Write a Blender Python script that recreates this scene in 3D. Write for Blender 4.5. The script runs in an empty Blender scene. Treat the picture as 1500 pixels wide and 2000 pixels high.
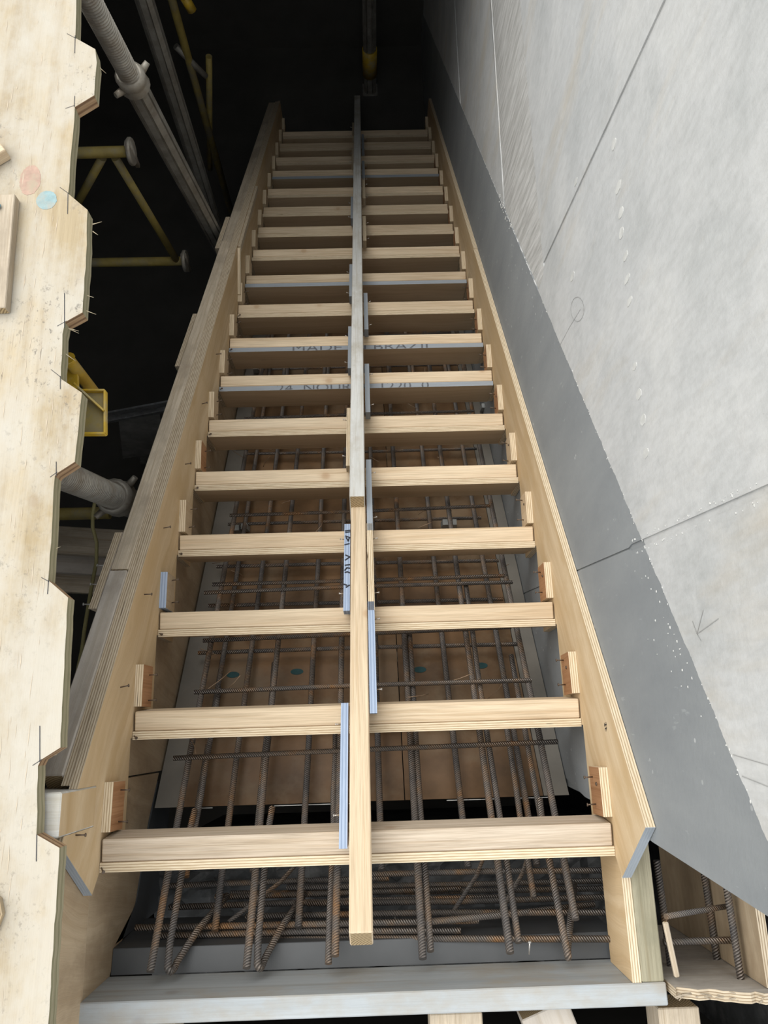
import bpy, bmesh, math, random
from mathutils import Vector, Matrix
random.seed(7)
S = bpy.context.scene
COL = S.collection

# ---------------------------------------------------------------- camera
F, CX, CY = 1500.0, 750.0, 1000.0           # focal length and centre for a 1500 x 2000 picture
pit, yaw, rol = math.radians(73.801), math.radians(3.506), math.radians(1.9315)
CAM = Vector((0.0462, 0.2721, 1.840))
fw = Vector((math.sin(yaw)*math.cos(pit), math.cos(yaw)*math.cos(pit), -math.sin(pit)))
rt0 = Vector((math.cos(yaw), -math.sin(yaw), 0)); up0 = rt0.cross(fw)
rt = rt0*math.cos(rol) + up0*math.sin(rol); up = rt.cross(fw)
cam = bpy.data.objects.new('camera', bpy.data.cameras.new('camera'))
COL.objects.link(cam)
m = Matrix.Identity(4)
for k in range(3):
    m[k][0], m[k][1], m[k][2], m[k][3] = rt[k], up[k], -fw[k], CAM[k]
cam.matrix_world = m
cam.data.sensor_fit = 'VERTICAL'; cam.data.sensor_height = 24.0; cam.data.lens = 24.0*F/2000.0
cam.data.clip_start = 0.02
S.camera = cam

# ---------------------------------------------------------------- light
w = bpy.data.worlds.new('sky'); S.world = w; w.use_nodes = True
bg = w.node_tree.nodes['Background']
bg.inputs[0].default_value = (0.93, 0.97, 1.0, 1); bg.inputs[1].default_value = 0.95
sun = bpy.data.objects.new('sun', bpy.data.lights.new('sun', 'SUN')); COL.objects.link(sun)
sun.data.energy = 2.6; sun.data.angle = math.radians(70); sun.data.color = (1.0, 0.97, 0.92)
sun.rotation_euler = (Vector((0.45, -0.30, -0.84))).to_track_quat('-Z', 'Y').to_euler()
S.view_settings.view_transform = 'Standard'; S.view_settings.look = 'None'
S.view_settings.gamma = 1.0; S.view_settings.use_curve_mapping = False
S.view_settings.exposure = 0.36

# ---------------------------------------------------------------- pixel to place (a pixel is only a direction)
def ray(x, y): return rt*((x-CX)/F) + up*((CY-y)/F) + fw
def onX(x, y, X): d = ray(x, y); return CAM + d*((X-CAM.x)/d.x)
def onY(x, y, Y): d = ray(x, y); return CAM + d*((Y-CAM.y)/d.y)
def onZ(x, y, Z): d = ray(x, y); return CAM + d*((Z-CAM.z)/d.z)
G, H = 0.277, 0.18; SL = H/G; A = math.atan(SL); NR = 18
WID = 1.137; XL, XR = -WID/2, WID/2
def onS(x, y, off):
    d = ray(x, y); return CAM + d*((off - SL*CAM.y - CAM.z)/(d.z + SL*d.y))

# ---------------------------------------------------------------- materials
def mat(name):
    m = bpy.data.materials.new(name); m.use_nodes = True
    nt = m.node_tree; b = nt.nodes['Principled BSDF']
    return m, nt, b
def N(nt, t, **kw):
    n = nt.nodes.new(t)
    for k, v in kw.items(): setattr(n, k, v)
    return n
def ramp(nt, fac, stops):
    r = N(nt, 'ShaderNodeValToRGB'); e = r.color_ramp.elements
    while len(e) > 1: e.remove(e[-1])
    e[0].position = stops[0][0]; e[0].color = (*stops[0][1], 1)
    for p, c in stops[1:]:
        x = e.new(p); x.color = (*c, 1)
    nt.links.new(fac, r.inputs[0]); return r.outputs[0]
def mix(nt, fac, a, b, mode='MIX'):
    n = N(nt, 'ShaderNodeMix', data_type='RGBA', blend_type=mode)
    if isinstance(fac, float): n.inputs[0].default_value = fac
    else: nt.links.new(fac, n.inputs[0])
    for i, v in ((6, a), (7, b)):
        if isinstance(v, tuple): n.inputs[i].default_value = (*v, 1)
        else: nt.links.new(v, n.inputs[i])
    return n.outputs[2]
def noise(nt, vec, scale, detail=4, rough=0.55):
    n = N(nt, 'ShaderNodeTexNoise'); n.inputs['Scale'].default_value = scale
    n.inputs['Detail'].default_value = detail; n.inputs['Roughness'].default_value = rough
    nt.links.new(vec, n.inputs['Vector']); return n.outputs['Fac']
def mapped(nt, vec, scale, rnd=True):
    mp = N(nt, 'ShaderNodeMapping'); mp.inputs['Scale'].default_value = scale
    nt.links.new(vec, mp.inputs['Vector'])
    if rnd:
        oi = N(nt, 'ShaderNodeObjectInfo'); mu = N(nt, 'ShaderNodeMath', operation='MULTIPLY')
        mu.inputs[1].default_value = 37.0; nt.links.new(oi.outputs['Random'], mu.inputs[0])
        cb = N(nt, 'ShaderNodeCombineXYZ')
        for i in range(3): nt.links.new(mu.outputs[0], cb.inputs[i])
        nt.links.new(cb.outputs[0], mp.inputs['Location'])
    return mp.outputs[0]
def uvn(nt): return N(nt, 'ShaderNodeTexCoord').outputs['UV']
def bump(nt, b, h, strength, dist=0.002):
    bp = N(nt, 'ShaderNodeBump'); bp.inputs['Strength'].default_value = strength
    bp.inputs['Distance'].default_value = dist
    nt.links.new(h, bp.inputs['Height']); nt.links.new(bp.outputs[0], b.inputs['Normal'])
def fit(c, k): return tuple(min(1, x*k) for x in c)

def wood(name, lo, hi, knots=0.55, dirt=None, rough=0.75, fib=0.35, scale=1.0, hue=0.16, ringamt=0.42, warp=0.012):
    """sawn timber or veneer, grain along UV u (metres)"""
    m, nt, b = mat(name); uv = uvn(nt)
    wn = noise(nt, mapped(nt, uv, (2.2, 5, 1)), 1.0, 3)
    wm = N(nt, 'ShaderNodeMath', operation='MULTIPLY_ADD'); wm.inputs[1].default_value = warp; wm.inputs[2].default_value = -warp/2
    nt.links.new(wn, wm.inputs[0]); wc = N(nt, 'ShaderNodeCombineXYZ'); nt.links.new(wm.outputs[0], wc.inputs[1])
    wa = N(nt, 'ShaderNodeVectorMath', operation='ADD'); nt.links.new(uv, wa.inputs[0]); nt.links.new(wc.outputs[0], wa.inputs[1]); uv = wa.outputs[0]
    big = noise(nt, mapped(nt, uv, (1.6*scale, 26*scale, 1)), 1.0, 3)
    col = ramp(nt, big, [(0.30, lo), (0.68, hi)])
    ring = noise(nt, mapped(nt, uv, (2.2*scale, 120*scale, 1)), 1.0, 2, 0.5)
    col = mix(nt, ramp(nt, ring, [(0.52, (0, 0, 0)), (0.66, (ringamt, ringamt, ringamt))]), col, (lo[0]*0.80, lo[1]*0.72, lo[2]*0.60))
    f = noise(nt, mapped(nt, uv, (9, 420, 1)), 1.0, 3, 0.6)
    fc = ramp(nt, f, [(0.25, (1-fib, 1-fib*1.05, 1-fib*1.15)), (0.6, (1, 1, 1))])
    col = mix(nt, 0.8, col, fc, 'MULTIPLY')
    if knots > 0:
        v = N(nt, 'ShaderNodeTexVoronoi'); v.inputs['Scale'].default_value = 1.0
        nt.links.new(mapped(nt, uv, (5.2, 6.5, 1)), v.inputs['Vector'])
        k = ramp(nt, v.outputs['Distance'], [(0.03, (1, 1, 1)), (0.065, (0.75, 0.75, 0.75)), (0.10, (0.2, 0.2, 0.2)), (0.17, (0, 0, 0))])
        kk = N(nt, 'ShaderNodeMath', operation='MULTIPLY'); kk.inputs[1].default_value = knots
        nt.links.new(k, kk.inputs[0])
        col = mix(nt, kk.outputs[0], col, (lo[0]*0.62, lo[1]*0.45, lo[2]*0.32))
    if dirt:
        d = noise(nt, mapped(nt, uv, (5, 9, 1)), 1.0, 6, 0.65)
        df = ramp(nt, d, [(0.46, (0, 0, 0)), (0.66, (0.8, 0.8, 0.8))])
        col = mix(nt, df, col, dirt)
    oi = N(nt, 'ShaderNodeObjectInfo')
    hv = N(nt, 'ShaderNodeHueSaturation')
    mr = N(nt, 'ShaderNodeMapRange'); mr.inputs['To Min'].default_value = 1-hue; mr.inputs['To Max'].default_value = 1+hue*0.6
    nt.links.new(oi.outputs['Random'], mr.inputs[0]); nt.links.new(mr.outputs[0], hv.inputs['Value'])
    nt.links.new(col, hv.inputs['Color'])
    nt.links.new(hv.outputs[0], b.inputs['Base Color'])
    b.inputs['Roughness'].default_value = rough
    b.inputs['Specular IOR Level'].default_value = 0.25
    bump(nt, b, f, 0.35, 0.0012)
    return m

def plyedge(name, light, dark, glue, n=7, t=0.02, voids=True, contrast=1.0):
    """laminations: UV v runs through the sheet's thickness in metres"""
    m, nt, b = mat(name); uv = uvn(nt)
    sp = N(nt, 'ShaderNodeSeparateXYZ'); nt.links.new(uv, sp.inputs[0])
    wob = noise(nt, mapped(nt, uv, (14, 60, 1)), 1.0, 2)
    ma = N(nt, 'ShaderNodeMath', operation='MULTIPLY_ADD'); ma.inputs[1].default_value = 0.0016
    nt.links.new(wob, ma.inputs[0]); nt.links.new(sp.outputs[1], ma.inputs[2])
    sc = N(nt, 'ShaderNodeMath', operation='MULTIPLY'); sc.inputs[1].default_value = n/t*math.pi
    nt.links.new(ma.outputs[0], sc.inputs[0])
    si = N(nt, 'ShaderNodeMath', operation='SINE'); nt.links.new(sc.outputs[0], si.inputs[0])
    mr = N(nt, 'ShaderNodeMapRange'); mr.inputs['From Min'].default_value = -1; nt.links.new(si.outputs[0], mr.inputs[0])
    col = ramp(nt, mr.outputs[0], [(0.12, dark), (0.45, light)])
    f = noise(nt, mapped(nt, uv, (30, 500, 1)), 1.0, 3)
    col = mix(nt, 0.55*contrast, col, ramp(nt, f, [(0.3, glue), (0.62, (1, 1, 1))]), 'MULTIPLY')
    if voids:
        vv = noise(nt, mapped(nt, uv, (11, 330, 1)), 1.0, 1)
        col = mix(nt, ramp(nt, vv, [(0.76, (0, 0, 0)), (0.79, (0.9, 0.9, 0.9))]), col, (0.05, 0.035, 0.02))
    nt.links.new(col, b.inputs['Base Color']); b.inputs['Roughness'].default_value = 0.8
    bump(nt, b, mr.outputs[0], 0.25, 0.0008)
    return m

def endgrain(name, lo, hi):
    m, nt, b = mat(name); uv = uvn(nt)
    wv = N(nt, 'ShaderNodeTexWave', wave_type='RINGS', rings_direction='Z')
    wv.inputs['Scale'].default_value = 55; wv.inputs['Distortion'].default_value = 2.5
    mp = mapped(nt, uv, (1, 1, 1), False); nt.links.new(mp, wv.inputs['Vector'])
    nt.links.new(ramp(nt, wv.outputs['Fac'], [(0.2, lo), (0.7, hi)]), b.inputs['Base Color'])
    b.inputs['Roughness'].default_value = 0.85
    return m

def plain(name, c, rough=0.6, metal=0.0, var=0.25, scale=18, dirt=None, bmp=0.1):
    m, nt, b = mat(name); oc = N(nt, 'ShaderNodeTexCoord').outputs['Object']
    n1 = noise(nt, mapped(nt, oc, (1, 1, 1)), scale, 6, 0.6)
    col = ramp(nt, n1, [(0.3, fit(c, 1-var)), (0.7, fit(c, 1+var*0.6))])
    if dirt:
        n2 = noise(nt, mapped(nt, oc, (1, 1, 1)), scale*0.45, 6, 0.7)
        col = mix(nt, ramp(nt, n2, [(0.48, (0, 0, 0)), (0.64, (0.9, 0.9, 0.9))]), col, dirt)
    nt.links.new(col, b.inputs['Base Color'])
    b.inputs['Roughness'].default_value = rough; b.inputs['Metallic'].default_value = metal
    if bmp: bump(nt, b, n1, bmp, 0.003)
    return m

M = {}
M['pine'] = wood('new_pine', (0.62, 0.48, 0.325), (0.76, 0.625, 0.45))
M['pine_end'] = endgrain('pine_end_grain', (0.20, 0.14, 0.07), (0.42, 0.31, 0.17))
M['pine_pale'] = wood('pale_weathered_pine', (0.62, 0.615, 0.58), (0.78, 0.78, 0.755), knots=0.2, dirt=(0.50, 0.46, 0.38), fib=0.2)
M['plank'] = wood('grey_washed_plank', (0.31, 0.335, 0.35), (0.42, 0.445, 0.46), knots=0.4, dirt=(0.33, 0.30, 0.25), fib=0.15, scale=0.6)
M['pine_green'] = wood('treated_pine', (0.29, 0.265, 0.185), (0.41, 0.375, 0.27), knots=0.5, dirt=(0.20, 0.19, 0.13))
M['rail'] = wood('weathered_rail', (0.48, 0.40, 0.30), (0.63, 0.54, 0.42), knots=0.35, dirt=(0.34, 0.28, 0.21))
M['rail_grey'] = wood('grey_rail', (0.50, 0.45, 0.39), (0.60, 0.545, 0.48), knots=0.1, dirt=(0.36, 0.315, 0.265), fib=0.1, scale=0.5)
M['ply'] = wood('veneer', (0.56, 0.395, 0.215), (0.74, 0.58, 0.38), knots=0.12, fib=0.10, scale=0.42, hue=0.06, ringamt=0.2, warp=0.12, dirt=(0.58, 0.41, 0.22))
M['ply_riser'] = wood('riser_veneer', (0.60, 0.44, 0.275), (0.73, 0.565, 0.375), knots=0.2, fib=0.15, scale=0.5, ringamt=0.2, warp=0.08)
M['ply_side'] = wood('side_form_veneer', (0.42, 0.31, 0.195), (0.56, 0.44, 0.30), knots=0.2, dirt=(0.34, 0.25, 0.16), fib=0.15, scale=0.5, ringamt=0.2, warp=0.1)
M['ply_red'] = wood('reddish_veneer', (0.36, 0.18, 0.085), (0.48, 0.26, 0.13), knots=0.0, fib=0.25)
M['edge'] = plyedge('plywood_edge', (0.70, 0.595, 0.435), (0.42, 0.32, 0.20), (0.62, 0.52, 0.38))
M['edge_old'] = plyedge('old_plywood_edge', (0.60, 0.51, 0.38), (0.33, 0.25, 0.16), (0.5, 0.42, 0.32))
M['edge_grey'] = plyedge('grey_sealed_edge', (0.315, 0.345, 0.375), (0.29, 0.32, 0.35), (0.75, 0.76, 0.8), voids=False, contrast=0.6)
M['edge_blue'] = plyedge('blue_grey_edge', (0.36, 0.43, 0.55), (0.24, 0.30, 0.41), (0.75, 0.78, 0.82), n=5, voids=False)
def deck_mat():
    m = wood('weathered_deck', (0.315, 0.245, 0.145), (0.46, 0.385, 0.27), knots=0.35, dirt=(0.43, 0.395, 0.33), fib=0.2, scale=0.3)
    nt = m.node_tree; b = nt.nodes['Principled BSDF']; src = b.inputs['Base Color'].links[0].from_socket; uv = uvn(nt)
    blot = noise(nt, mapped(nt, uv, (3.2, 4.5, 1)), 1.0, 6, 0.65)
    col = mix(nt, ramp(nt, blot, [(0.42, (0, 0, 0)), (0.62, (0.75, 0.75, 0.75))]), src, (0.48, 0.45, 0.39))
    spk = noise(nt, mapped(nt, uv, (60, 75, 1)), 1.0, 5, 0.75)
    zone = ramp(nt, noise(nt, mapped(nt, uv, (2.3, 3, 1)), 1.0, 3), [(0.45, (0.1, 0.1, 0.1)), (0.62, (1, 1, 1))])
    col = mix(nt, mix(nt, 1.0, ramp(nt, spk, [(0.56, (0, 0, 0)), (0.66, (0.8, 0.8, 0.8))]), zone, 'MULTIPLY'), col, (0.15, 0.135, 0.115))
    nt.links.new(col, b.inputs['Base Color'])
    return m
M['deck'] = deck_mat()
M['deck_edge'] = plyedge('deck_edge', (0.40, 0.36, 0.24), (0.30, 0.28, 0.17), (0.5, 0.5, 0.4), n=4, t=0.035)
M['deck_cut'] = plyedge('deck_cut', (0.42, 0.28, 0.16), (0.22, 0.13, 0.07), (0.5, 0.4, 0.3), n=4, t=0.035)
M['film'] = plain('brown_film', (0.18, 0.105, 0.053), 0.40, 0, 0.5, 5, (0.225, 0.165, 0.105), 0.02)
M['film_grey'] = plain('grey_film', (0.20, 0.185, 0.16), 0.5, 0, 0.2, 7, (0.20, 0.18, 0.15), 0.02)
M['slate'] = plain('slate_film', (0.075, 0.08, 0.085), 0.5, 0, 0.2, 6, None, 0.02)
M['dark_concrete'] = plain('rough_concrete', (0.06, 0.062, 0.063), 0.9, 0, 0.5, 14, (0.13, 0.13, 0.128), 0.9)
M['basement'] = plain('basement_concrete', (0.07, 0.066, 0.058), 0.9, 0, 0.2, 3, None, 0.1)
M['nail'] = plain('nail_steel', (0.16, 0.12, 0.09), 0.5, 0.6, 0.3, 60, None, 0)
M['nail_bright'] = plain('bright_nail', (0.55, 0.53, 0.5), 0.4, 0.7, 0.2, 60, None, 0)
M['wire'] = plain('tie_wire', (0.38, 0.27, 0.18), 0.6, 0.4, 0.3, 40, None, 0)
M['alu'] = plain('dirty_aluminium', (0.30, 0.285, 0.25), 0.5, 0.35, 0.35, 14, (0.20, 0.18, 0.15), 0.15)
M['alu_screw'] = plain('screw_aluminium', (0.36, 0.33, 0.28), 0.5, 0.4, 0.25, 25, (0.25, 0.21, 0.16), 0.1)
M['yellow'] = plain('yellow_paint', (0.55, 0.36, 0.03), 0.45, 0, 0.25, 20, (0.42, 0.37, 0.22), 0.05)
M['yellow_dirty'] = plain('worn_yellow_paint', (0.34, 0.26, 0.07), 0.6, 0, 0.3, 12, (0.22, 0.20, 0.14), 0.1)
M['dusty'] = plain('dusty_steel', (0.42, 0.41, 0.39), 0.8, 0, 0.3, 12, (0.28, 0.27, 0.25), 0.1)
M['steel_dark'] = plain('dark_steel', (0.36, 0.365, 0.37), 0.5, 0.5, 0.35, 25, None, 0.1)
M['blue_paint'] = plain('blue_paint', (0.10, 0.26, 0.40), 0.5, 0, 0.2, 12, None, 0)
M['teal'] = plain('teal_paint', (0.015, 0.07, 0.075), 0.5, 0, 0.3, 30, None, 0)
M['paint_blue'] = plain('faded_blue_paint', (0.26, 0.375, 0.39), 0.8, 0, 0.2, 60, (0.34, 0.35, 0.31), 0.05)
M['paint_red'] = plain('faded_red_paint', (0.43, 0.29, 0.225), 0.8, 0, 0.2, 60, (0.37, 0.31, 0.225), 0.05)
M['ink'] = plain('black_ink', (0.02, 0.022, 0.03), 0.7, 0, 0.2, 40, None, 0)
M['ink_grey'] = plain('grey_stamp_ink', (0.12, 0.127, 0.14), 0.8, 0, 0.3, 60, None, 0)
M['pencil'] = plain('pencil', (0.36, 0.36, 0.35), 0.8, 0, 0.2, 60, None, 0)
M['mortar'] = plain('mortar', (0.60, 0.60, 0.575), 0.9, 0, 0.15, 40, None, 0.3)
M['pink'] = plain('pink_marker', (0.55, 0.05, 0.13), 0.6, 0, 0.2, 60, None, 0)
M['cord'] = plain('olive_cord', (0.34, 0.30, 0.13), 0.6, 0, 0.2, 30, None, 0)
M['grey_plastic'] = plain('grey_plastic', (0.30, 0.31, 0.30), 0.6, 0, 0.2, 30, None, 0)
M['splinter'] = plain('splinter', (0.70, 0.60, 0.42), 0.8, 0, 0.2, 60, None, 0)
M['leather'] = plain('tan_leather', (0.46, 0.35, 0.21), 0.7, 0, 0.25, 40, (0.36, 0.29, 0.2), 0.2)

def rebar_mat():
    m, nt, b = mat('rebar_steel'); uv = uvn(nt)
    oc = N(nt, 'ShaderNodeTexCoord').outputs['Object']
    n1 = noise(nt, mapped(nt, oc, (1, 1, 1)), 9, 6, 0.65)
    col = ramp(nt, n1, [(0.38, (0.14, 0.13, 0.125)), (0.50, (0.20, 0.175, 0.155)), (0.59, (0.255, 0.19, 0.14)), (0.69, (0.38, 0.21, 0.10))])
    wv = N(nt, 'ShaderNodeTexWave', wave_type='BANDS', bands_direction='X'); wv.inputs['Scale'].default_value = 52
    wv.inputs['Distortion'].default_value = 0.0
    mp = N(nt, 'ShaderNodeMapping'); mp.inputs['Scale'].default_value = (1, 0.2, 1); mp.inputs['Rotation'].default_value = (0, 0, 0.12)
    nt.links.new(uv, mp.inputs['Vector']); nt.links.new(mp.outputs[0], wv.inputs['Vector'])
    col = mix(nt, 0.75, col, ramp(nt, wv.outputs['Fac'], [(0.15, (0.5, 0.48, 0.46)), (0.75, (1.3, 1.3, 1.3))]), 'MULTIPLY')
    nt.links.new(col, b.inputs['Base Color'])
    b.inputs['Metallic'].default_value = 0.35; b.inputs['Roughness'].default_value = 0.5
    bump(nt, b, wv.outputs['Fac'], 0.9, 0.003)
    return m
M['rebar'] = rebar_mat()

def wall_mat():
    m, nt, b = mat('cast_concrete'); oc = N(nt, 'ShaderNodeTexCoord').outputs['Object']
    sp = N(nt, 'ShaderNodeSeparateXYZ'); nt.links.new(oc, sp.inputs[0])
    n1 = noise(nt, oc, 3.2, 6, 0.62)
    pale = ramp(nt, n1, [(0.28, (0.44, 0.45, 0.445)), (0.5, (0.53, 0.535, 0.53)), (0.72, (0.60, 0.60, 0.585))])
    st = noise(nt, mapped(nt, oc, (6, 7, 1.6), False), 1.0, 5, 0.6)
    pale = mix(nt, ramp(nt, st, [(0.54, (0, 0, 0)), (0.72, (0.6, 0.6, 0.6))]), pale, (0.50, 0.455, 0.38))
    pit_ = noise(nt, oc, 95, 3, 0.6)
    pale = mix(nt, ramp(nt, pit_, [(0.70, (0, 0, 0)), (0.76, (0.55, 0.55, 0.55))]), pale, (0.36, 0.35, 0.33))
    fine = noise(nt, mapped(nt, oc, (60, 60, 22), False), 1.0, 5, 0.7)
    pale = mix(nt, 0.5, pale, ramp(nt, fine, [(0.3, (0.80, 0.80, 0.79)), (0.6, (1.06, 1.06, 1.06))]), 'MULTIPLY')
    blot = noise(nt, oc, 11, 5, 0.7)
    pale = mix(nt, ramp(nt, blot, [(0.58, (0, 0, 0)), (0.72, (0.3, 0.3, 0.3))]), pale, (0.66, 0.665, 0.65))
    pale = mix(nt, ramp(nt, blot, [(0.28, (0.3, 0.3, 0.3)), (0.40, (0, 0, 0))]), pale, (0.42, 0.415, 0.40))
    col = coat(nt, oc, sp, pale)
    nt.links.new(col, b.inputs['Base Color']); b.inputs['Roughness'].default_value = 0.7
    b.inputs['Specular IOR Level'].default_value = 0.3
    bump(nt, b, noise(nt, oc, 70, 6, 0.65), 0.3, 0.003)
    return m
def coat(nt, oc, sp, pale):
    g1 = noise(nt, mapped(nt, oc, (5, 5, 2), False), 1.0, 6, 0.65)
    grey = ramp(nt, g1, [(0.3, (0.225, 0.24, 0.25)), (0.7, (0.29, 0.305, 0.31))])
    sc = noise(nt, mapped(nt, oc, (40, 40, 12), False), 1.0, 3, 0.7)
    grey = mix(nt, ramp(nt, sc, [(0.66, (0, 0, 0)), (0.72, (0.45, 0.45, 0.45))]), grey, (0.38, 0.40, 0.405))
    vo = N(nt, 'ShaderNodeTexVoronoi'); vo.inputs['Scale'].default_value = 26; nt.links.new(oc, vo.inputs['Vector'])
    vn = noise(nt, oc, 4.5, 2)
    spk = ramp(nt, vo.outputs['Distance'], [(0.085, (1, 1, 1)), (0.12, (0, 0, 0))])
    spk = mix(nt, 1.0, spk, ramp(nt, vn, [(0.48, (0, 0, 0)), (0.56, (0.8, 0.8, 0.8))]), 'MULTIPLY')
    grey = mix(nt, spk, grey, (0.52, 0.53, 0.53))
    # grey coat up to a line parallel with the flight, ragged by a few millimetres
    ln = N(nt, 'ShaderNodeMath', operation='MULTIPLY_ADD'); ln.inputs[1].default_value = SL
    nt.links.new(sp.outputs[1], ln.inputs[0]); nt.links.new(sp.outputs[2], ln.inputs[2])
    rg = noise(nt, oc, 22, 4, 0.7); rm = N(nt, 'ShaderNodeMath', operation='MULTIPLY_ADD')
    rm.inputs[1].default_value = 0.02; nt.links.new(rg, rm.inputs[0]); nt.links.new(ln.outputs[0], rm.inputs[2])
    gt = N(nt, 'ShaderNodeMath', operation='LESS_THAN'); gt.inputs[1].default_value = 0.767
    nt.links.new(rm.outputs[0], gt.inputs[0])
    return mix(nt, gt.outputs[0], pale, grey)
M['wall'] = wall_mat()
TROW = math.radians(100.0)
def trowel_mat():
    m, nt, b = mat('trowelled_concrete'); oc = N(nt, 'ShaderNodeTexCoord').outputs['Object']
    mp = N(nt, 'ShaderNodeMapping'); mp.inputs['Rotation'].default_value = (-TROW, 0, 0); mp.inputs['Scale'].default_value = (1, 1, 1)
    nt.links.new(oc, mp.inputs['Vector'])
    s = noise(nt, mapped(nt, mp.outputs[0], (3, 5, 55), False), 1.0, 5, 0.6)
    col = ramp(nt, s, [(0.34, (0.40, 0.395, 0.375)), (0.5, (0.50, 0.495, 0.475)), (0.64, (0.60, 0.595, 0.575))])
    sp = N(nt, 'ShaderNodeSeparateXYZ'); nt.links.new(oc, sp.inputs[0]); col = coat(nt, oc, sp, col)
    nt.links.new(col, b.inputs['Base Color']); b.inputs['Roughness'].default_value = 0.85
    bump(nt, b, s, 0.9, 0.008)
    return m
M['trowel'] = trowel_mat()

# ---------------------------------------------------------------- builders
def tag(o, label, cat, group=None):
    o['label'] = label; o['category'] = cat
    if group: o['group'] = group
    return o
def structure(o, label, cat):
    o['kind'] = 'structure'; return tag(o, label, cat)
def thing(name, label, cat, loc=(0, 0, 0), group=None):
    o = bpy.data.objects.new(name, None); o.empty_display_size = 0.05
    COL.objects.link(o); o.location = loc
    return tag(o, label, cat, group)
def link(name, me, parent=None, mats=None):
    o = bpy.data.objects.new(name, me); COL.objects.link(o)
    if mats:
        for x in mats: me.materials.append(M[x])
    if parent is not None:
        o.parent = parent
        o.matrix_parent_inverse = Matrix.Translation(-parent.location)
    return o
def poly_mesh(name, pts, w0, w1, plane, grain=(1, 0), jag=None):
    """2-D outline extruded between w0 and w1; slot 0 = faces, slot 1 = edges"""
    ar = sum(pts[i][0]*pts[(i+1) % len(pts)][1]-pts[(i+1) % len(pts)][0]*pts[i][1] for i in range(len(pts)))
    if ar < 0: pts = pts[::-1]
    f = {'YZ': lambda a, b, w: (w, a, b), 'XY': lambda a, b, w: (a, b, w), 'XZ': lambda a, b, w: (a, w, b)}[plane]
    bm = bmesh.new(); uvl = bm.loops.layers.uv.new('UVMap')
    lo = [bm.verts.new(f(a, b, w0)) for a, b in pts]; hi = [bm.verts.new(f(a, b, w1)) for a, b in pts]
    g = Vector(grain).normalized(); n = len(pts)
    def cap(vs, idx):
        fc = bm.faces.new(vs); fc.material_index = 0
        for l, i in zip(fc.loops, idx):
            p = Vector(pts[i]); l[uvl].uv = (p.dot(g), p.x*-g.y+p.y*g.x)
    cap(lo[::-1], list(range(n))[::-1]); cap(hi, list(range(n)))
    acc = 0.0
    for i in range(n):
        j = (i+1) % n; L = (Vector(pts[j])-Vector(pts[i])).length
        fc = bm.faces.new((lo[i], lo[j], hi[j], hi[i])); fc.material_index = 1
        for l, uv in zip(fc.loops, ((acc, 0), (acc+L, 0), (acc+L, abs(w1-w0)), (acc, abs(w1-w0)))): l[uvl].uv = uv
        acc += L
    bmesh.ops.recalc_face_normals(bm, faces=bm.faces[:])
    me = bpy.data.meshes.new(name); bm.to_mesh(me); bm.free(); return me
def poly(name, pts, w0, w1, plane, mats, parent=None, grain=(1, 0)):
    return link(name, poly_mesh(name, pts, w0, w1, plane, grain), parent, mats)
def rect(a0, a1, b0, b1): return [(a0, b0), (a1, b0), (a1, b1), (a0, b1)]
def timber_mesh(name, L, W, T, bev=0.0025):
    """length along local X (0..L), width Y, depth Z centred; slot 1 = sawn ends"""
    bm = bmesh.new(); uvl = bm.loops.layers.uv.new('UVMap')
    v = [[[bm.verts.new((x, y, z)) for z in (-T/2, T/2)] for y in (-W/2, W/2)] for x in (0, L)]
    def q(vs, uvs, mi):
        fc = bm.faces.new(vs); fc.material_index = mi
        for l, uv in zip(fc.loops, uvs): l[uvl].uv = uv
    a, b = v
    q((a[0][1], b[0][1], b[1][1], a[1][1]), ((0, 0), (L, 0), (L, W), (0, W)), 0)
    q((a[0][0], a[1][0], b[1][0], b[0][0]), ((0, 1), (0, 1+W), (L, 1+W), (L, 1)), 0)
    q((a[0][0], b[0][0], b[0][1], a[0][1]), ((0, 2), (L, 2), (L, 2+T), (0, 2+T)), 0)
    q((a[1][0], a[1][1], b[1][1], b[1][0]), ((0, 3), (0, 3+T), (L, 3+T), (L, 3)), 0)
    for e, s in ((a, 1), (b, -1)):
        q((e[0][0], e[0][1], e[1][1], e[1][0])[::s], ((.03, .02), (.03, .02+T), (.03+W, .02+T), (.03+W, .02))[::s], 1)
    bmesh.ops.recalc_face_normals(bm, faces=bm.faces[:])
    if bev: bmesh.ops.bevel(bm, geom=bm.edges[:], offset=bev, segments=1, affect='EDGES', profile=0.6)
    me = bpy.data.meshes.new(name); bm.to_mesh(me); bm.free(); return me
def place(o, p0, p1, upv=(0, 0, 1)):
    """local X from p0 towards p1, local Z near upv"""
    x = (Vector(p1)-Vector(p0)).normalized(); z = Vector(upv); z = (z - x*z.dot(x)).normalized(); y = z.cross(x)
    mm = Matrix.Identity(4)
    for k in range(3): mm[k][0], mm[k][1], mm[k][2], mm[k][3] = x[k], y[k], z[k], p0[k]
    o.matrix_basis = mm
def timber(name, p0, p1, W, T, mats, parent=None, upv=(0, 0, 1), bev=0.0025):
    p0, p1 = Vector(p0), Vector(p1)
    o = link(name, timber_mesh(name, (p1-p0).length, W, T, bev), parent, mats); place(o, p0, p1, upv); return o
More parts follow.
